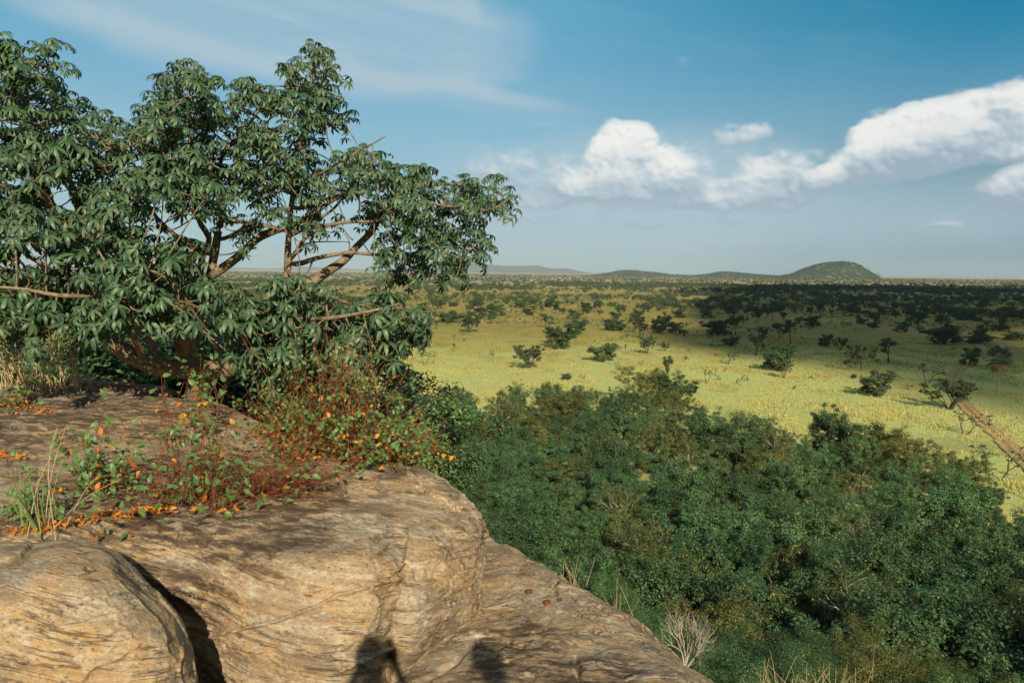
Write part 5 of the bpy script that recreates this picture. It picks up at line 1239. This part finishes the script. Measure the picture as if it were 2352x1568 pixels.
# heaped and veil clouds, computed over directions of the sky (azimuth, elevation)
AZ0, AZ1, EL0, EL1, NW, NH = R(-52), R(52), R(-1), R(30), 1900, 566
def worley(x, y, seed):
    ix, iy = np.floor(x).astype(np.int64), np.floor(y).astype(np.int64); best = np.full(x.shape, 9.0)
    z = np.zeros_like(ix)
    for dx in (-1, 0, 1):
        for dy in (-1, 0, 1):
            cx, cy = ix + dx, iy + dy
            best = np.minimum(best, np.hypot(cx + _hash(cx, cy, z, seed) - x, cy + _hash(cx, cy, z + 1, seed) - y))
    return best
def sm(v, lo, hi):
    t = np.clip((v - lo) / (hi - lo), 0, 1); return t * t * (3 - 2 * t)
def cloud_layers():
    a, e = np.meshgrid(np.linspace(AZ0, AZ1, NW), np.linspace(EL0, EL1, NH))
    x, y = a / K, e / K
    N3 = lambda sx, sy, o, sd, gain=0.5: fbm(np.stack([x / sx, y / sy, 0 * x + sd * 3.1], -1), o, sd, gain)
    wx = x + 16 * N3(60, 60, 3, 301); wy = y + 12 * N3(60, 60, 3, 302)
    blobs = [  # px, py, rx, ry, rot, strength, crisp
        (1440, 325, 74, 50, -6, 1.3, 1), (1412, 372, 72, 66, 0, 1.3, 1), (1520, 385, 85, 56, -16, 1.0, .9), (1425, 435, 150, 46, 0, 1.15, 1), (1320, 425, 110, 56, 6, .78, .4), (1240, 410, 150, 84, -6, .62, .1),
        (1130, 405, 130, 85, 0, .60, .1), (1290, 455, 170, 34, 3, .72, .3), (1640, 385, 230, 100, 5, .66, .05), (1705, 312, 95, 36, 4, .84, .5), (1755, 395, 110, 80, 3, .66, .2), (1690, 460, 180, 34, 4, .82, .5), (1600, 470, 110, 24, 4, .74, .4), (1800, 470, 90, 26, 4, .7, .3), (1500, 450, 300, 50, 2, .66, .2),
        (2110, 325, 180, 58, 14, 1.15, 1), (2060, 295, 110, 48, 14, 1.1, 1), (2170, 283, 120, 50, 8, 1.1, 1), (1970, 392, 190, 42, 13, 1.0, .8), (2100, 372, 200, 48, 10, 1.0, .7), (2270, 275, 110, 52, 8, 1.0, .9), (2345, 250, 60, 50, 30, .95, .8), (2360, 310, 120, 60, 14, 1.0, .9), (1860, 428, 90, 26, 14, .8, .5), (2230, 345, 170, 44, 14, .95, .7),
        (2390, 420, 120, 52, 18, 1.2, .9), (2315, 448, 70, 18, 3, .85, .6), (2172, 521, 52, 15, 0, .72, .3), (1578, 165, 36, 30, -50, .56, .1), (1085, 340, 34, 24, 0, .56, .2), (1560, 512, 260, 20, 2, .60, .0), (1250, 505, 220, 24, 0, .56, 0), (2380, 535, 30, 10, 0, .6, 0)]
    m = np.zeros_like(x); cr = np.zeros_like(x)
    for (px, py, rx, ry, rot, s, k_) in blobs:
        ca, ce = azel(px, py); u, v = wx - ca / K, wy - ce / K; c_, s_ = math.cos(R(rot)), math.sin(R(rot))
        u, v = u * c_ + v * s_, -u * s_ + v * c_
        r = np.sqrt((u / rx) ** 2 + (v / np.where(v < 0, ry * 0.8, ry)) ** 2)
        b_ = s * sm(r, 1.5, 0.3); m = np.maximum(m, b_) + 0.10 * np.minimum(m, b_); cr = np.maximum(cr, k_ * sm(b_, .25, .9))
    bx, by = x + 5 * N3(30, 30, 3, 311), y + 5 * N3(30, 30, 3, 312)
    bil = 0; amp = 1.0; tot = 0
    for k, sc in enumerate((60.0, 30.0, 15.0, 7.5)):
        w_ = worley(bx / sc, by / sc, 320 + k); bil = bil + amp * (1 - w_ * w_ * 1.6); tot += amp; amp *= 0.62
    bil = bil / tot
    f = N3(75, 45, 6, 331, 0.60); f2 = N3(26, 17, 5, 333, .6)
    crisp = cr
    D = (m - 0.48) + (0.62 - .16 * crisp) * f + .26 * f2 * (1 - .5 * crisp) + 0.85 * (bil - 0.42) * np.clip(crisp * 1.4, .2, 1)
    D = D * sm(m, 0.02, 0.25) - 0.4 * (1 - sm(m, 0.02, 0.25))
    D = D + .16 * crisp * N3(9, 8, 3, 337)
    alpha = sm(D, -0.14 + .10 * crisp, 0.50 - .38 * crisp)
    def blur(q, n):
        for ax in (0, 1):
            for _ in range(2):
                p = np.concatenate([np.repeat(q.take([0], ax), n, ax), q, np.repeat(q.take([-1], ax), n, ax)], ax)
                cs = np.cumsum(p, axis=ax); cs = np.concatenate([np.zeros_like(cs.take([0], ax)), cs], ax)
                k = 2 * n + 1; q = (cs.take(range(k, cs.shape[ax]), ax) - cs.take(range(0, cs.shape[ax] - k), ax)) / k
        return q
    H = np.sqrt(np.clip(blur(D, 2) + 0.02, 0, 1.0)) * 34 + blur(bil, 1) * 17 * crisp + 9 * f
    gy, gx = np.gradient(H, (EL1 - EL0) / NH / K, (AZ1 - AZ0) / NW / K)
    L = nrm(np.array([0.42, 0.60, 0.68])); nz = 1 / np.sqrt(1 + gx ** 2 + gy ** 2)
    nl = np.clip((-gx * L[0] - gy * L[1] + L[2]) * nz, -.3, 1)
    above = np.roll(blur(np.clip(D, 0, .8), 11), -24, axis=0); below = np.roll(blur(np.clip(D, 0, .8), 11), 24, axis=0)
    bright = 0.20 + 0.40 * (nl - 0.35) + 0.29 * crisp + 0.55 * (below - above) + 0.34 * blur(f, 3) * (1 - .5 * crisp)
    bright = np.clip(blur(bright, 1), 0, 1)
    alpha = alpha * (0.50 + 0.48 * sm(m + 0.25 * f, 0.35, 0.95))
    # thin high veils
    def ell(px, py, rx, ry, rot, lo=1.25, hi=0.3, wob=0.0):
        ca, ce = azel(px, py); u, v = x - ca / K, y - ce / K; c_, s_ = math.cos(R(rot)), math.sin(R(rot)); u, v = u * c_ + v * s_, -u * s_ + v * c_
        return sm(np.sqrt((u / rx) ** 2 + (v / ry) ** 2) + wob, lo, hi)
    wob = 0.14 * N3(160, 90, 4, 341)
    r_ = R(-7); xs, ys = x * math.cos(r_) + y * math.sin(r_), -x * math.sin(r_) + y * math.cos(r_)
    NS = lambda sx, sy, o, sd: fbm(np.stack([xs / sx + 0.6 * N3(300, 120, 2, sd + 7), ys / sy, 0 * x + sd], -1), o, sd, 0.55)
    streak = NS(420, 60, 6, 351); streak2 = NS(240, 30, 5, 361)
    V = 1.0 * ell(560, -10, 620, 175, -7, 1.1, 0.72, wob) + 1.0 * ell(940, 30, 150, 115, 0, 1.10, 0.80, wob * 0.5) + 0.45 * ell(900, 170, 330, 50, -14, 1.2, 0.3, wob) + 0.62 * ell(1150, 222, 190, 20, -10, 1.3, 0.2, wob) + 0.3 * ell(1240, 285, 70, 8, 0, 1.3, 0.2)
    V += 0.30 * ell(1500, 560, 1500, 70, 0, 1.3, 0.2, wob) + 0.4 * ell(150, 330, 500, 110, -5, 1.2, 0.2, wob) + 0.3 * ell(1250, 540, 300, 40, 0, 1.3, .1, wob)
    V += 0 * x
    V = np.clip(V, 0, 1) * (0.62 + .38 * sm(streak * 1.1 + streak2 * 0.4, -0.5, 0.35))
    V = V + 0.9 * ell(1600, 505, 900, 85, 0, 1.3, .2, wob * 1.5) + 0.75 * ell(1450, 410, 470, 110, 0, 1.2, .3, wob * 1.8)
    V = V + 0.06 * sm(streak + streak2 * .6, -0.1, 0.6) * sm(y, 0, 150)
    return np.stack([alpha, bright, np.clip(V, 0, 1), np.ones_like(x)], -1)
img = bpy.data.images.new("cloud_field", NW, NH, alpha=False, float_buffer=True)
img.colorspace_settings.name = "Non-Color"
img.pixels.foreach_set(cloud_layers().astype(np.float32).ravel()); img.pack()
tc = g.n("ShaderNodeTexCoord"); sep = g.n("ShaderNodeSeparateXYZ"); g.set(sep.inputs[0], tc.outputs["Generated"])
az = g.math("ARCTAN2", sep.outputs[0], sep.outputs[1]); el = g.math("ARCSINE", sep.outputs[2])
cb = g.n("ShaderNodeCombineXYZ"); g.set(cb.inputs[0], az); g.set(cb.inputs[1], el); pv = cb.outputs[0]
it = g.n("ShaderNodeTexImage", image=img, extension="EXTEND", interpolation="Linear")
cb2 = g.n("ShaderNodeCombineXYZ"); g.set(cb2.inputs[0], g.math("MULTIPLY_ADD", az, 1 / (AZ1 - AZ0), -AZ0 / (AZ1 - AZ0))); g.set(cb2.inputs[1], g.math("MULTIPLY_ADD", el, 1 / (EL1 - EL0), -EL0 / (EL1 - EL0)))
g.set(it.inputs[0], cb2.outputs[0])
ch = g.n("ShaderNodeSeparateColor"); g.set(ch.inputs[0], it.outputs[0])
fade = g.math("MULTIPLY", g.sstep(g.math("ABSOLUTE", az), R(51), R(46)), g.sstep(el, R(33), R(28)))
sky = g.n("ShaderNodeTexSky", sky_type="NISHITA"); sky.sun_disc = False; sky.sun_elevation = sun_el; sky.sun_rotation = sun_az
sky.air_density = 1.0; sky.dust_density = 0.6; sky.ozone_density = 2.0; sky.altitude = 200
# the photograph's own sky colours: deep azure high on the right, pale grey blue towards the horizon and the left
base = g.mix(1.0, sky.outputs[0], SKY_TINT, "MULTIPLY")
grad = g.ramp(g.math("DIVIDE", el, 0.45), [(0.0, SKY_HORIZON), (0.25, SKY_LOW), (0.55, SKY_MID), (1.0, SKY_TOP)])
base = g.mix(0.85, base, grad)
base = g.mix(g.math("MULTIPLY", g.sstep(az, 0.05, 0.60), g.sstep(el, 0.30, 0.02)), base, SKY_DIM)
deep = g.math("MULTIPLY", g.sstep(az, -0.10, 0.50), g.sstep(el, 0.08, 0.33))
base = g.mix(g.math("MULTIPLY", deep, 1.0), base, SKY_DEEP)
base = g.mix(g.math("MULTIPLY", g.math("MULTIPLY", ch.outputs[2], fade), 0.88), base, SKY_VEIL)
cc = g.ramp(ch.outputs[1], [(p_, tuple(q_ * CL for q_ in c_)) for p_, c_ in ((0.15, (0.36, 0.47, 0.56)), (0.5, (0.55, 0.64, 0.70)), (0.72, (0.78, 0.81, 0.81)), (0.95, (0.92, 0.92, 0.885)))])
skycol = g.mix(g.math("MULTIPLY", ch.outputs[0], fade), base, cc)
# outside the framed part of the sky: neutral tone added overhead and behind to neutralise the fill light
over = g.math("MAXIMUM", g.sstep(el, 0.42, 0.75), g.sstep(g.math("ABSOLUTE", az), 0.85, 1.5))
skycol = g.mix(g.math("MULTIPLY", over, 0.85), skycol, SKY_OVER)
# below the horizon: dull earth light
skycol = g.mix(g.sstep(el, 0.0, -0.03), skycol, (0.16, 0.15, 0.09))
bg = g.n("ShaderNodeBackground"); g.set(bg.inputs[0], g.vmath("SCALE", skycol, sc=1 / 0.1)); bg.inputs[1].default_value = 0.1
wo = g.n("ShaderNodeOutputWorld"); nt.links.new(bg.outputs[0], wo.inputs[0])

# ------------------------------------------------------------------ air
m, nt2 = new_mat("haze_air"); gh = NT(nt2)
vol = gh.n("ShaderNodeVolumePrincipled"); vol.inputs["Color"].default_value = (0.72, 0.88, 0.97, 1)
vol.inputs["Density"].default_value = HAZE; vol.inputs["Anisotropy"].default_value = 0.0
gh.out(None, vol.outputs[0])
a = 27500; v = [(x, y, z) for z in (-1.5, 420) for x, y in ((-a, -a), (a, -a), (a, a), (-a, a))]
hzo = obj("haze", mesh("haze", v, np.array([[0, 3, 2, 1], [4, 5, 6, 7], [0, 1, 5, 4], [1, 2, 6, 5], [2, 3, 7, 6], [3, 0, 4, 7]]), m, smooth=False)); tag(hzo, kind="stuff")

# ------------------------------------------------------------------ output
vs = scene.view_settings; vs.view_transform = "Standard"; vs.look = "None"; vs.exposure = EXPOSURE; vs.gamma = 1.0
c = scene.cycles
c.max_bounces = 5; c.diffuse_bounces = 2; c.glossy_bounces = 2; c.transmission_bounces = 2; c.transparent_max_bounces = 4; c.volume_bounces = 0
c.caustics_reflective = False; c.caustics_refractive = False
c.use_adaptive_sampling = True; c.adaptive_threshold = 0.02; c.use_denoising = True
scene.render.use_persistent_data = False
w.cycles.sampling_method = "MANUAL"; w.cycles.sample_map_resolution = 512
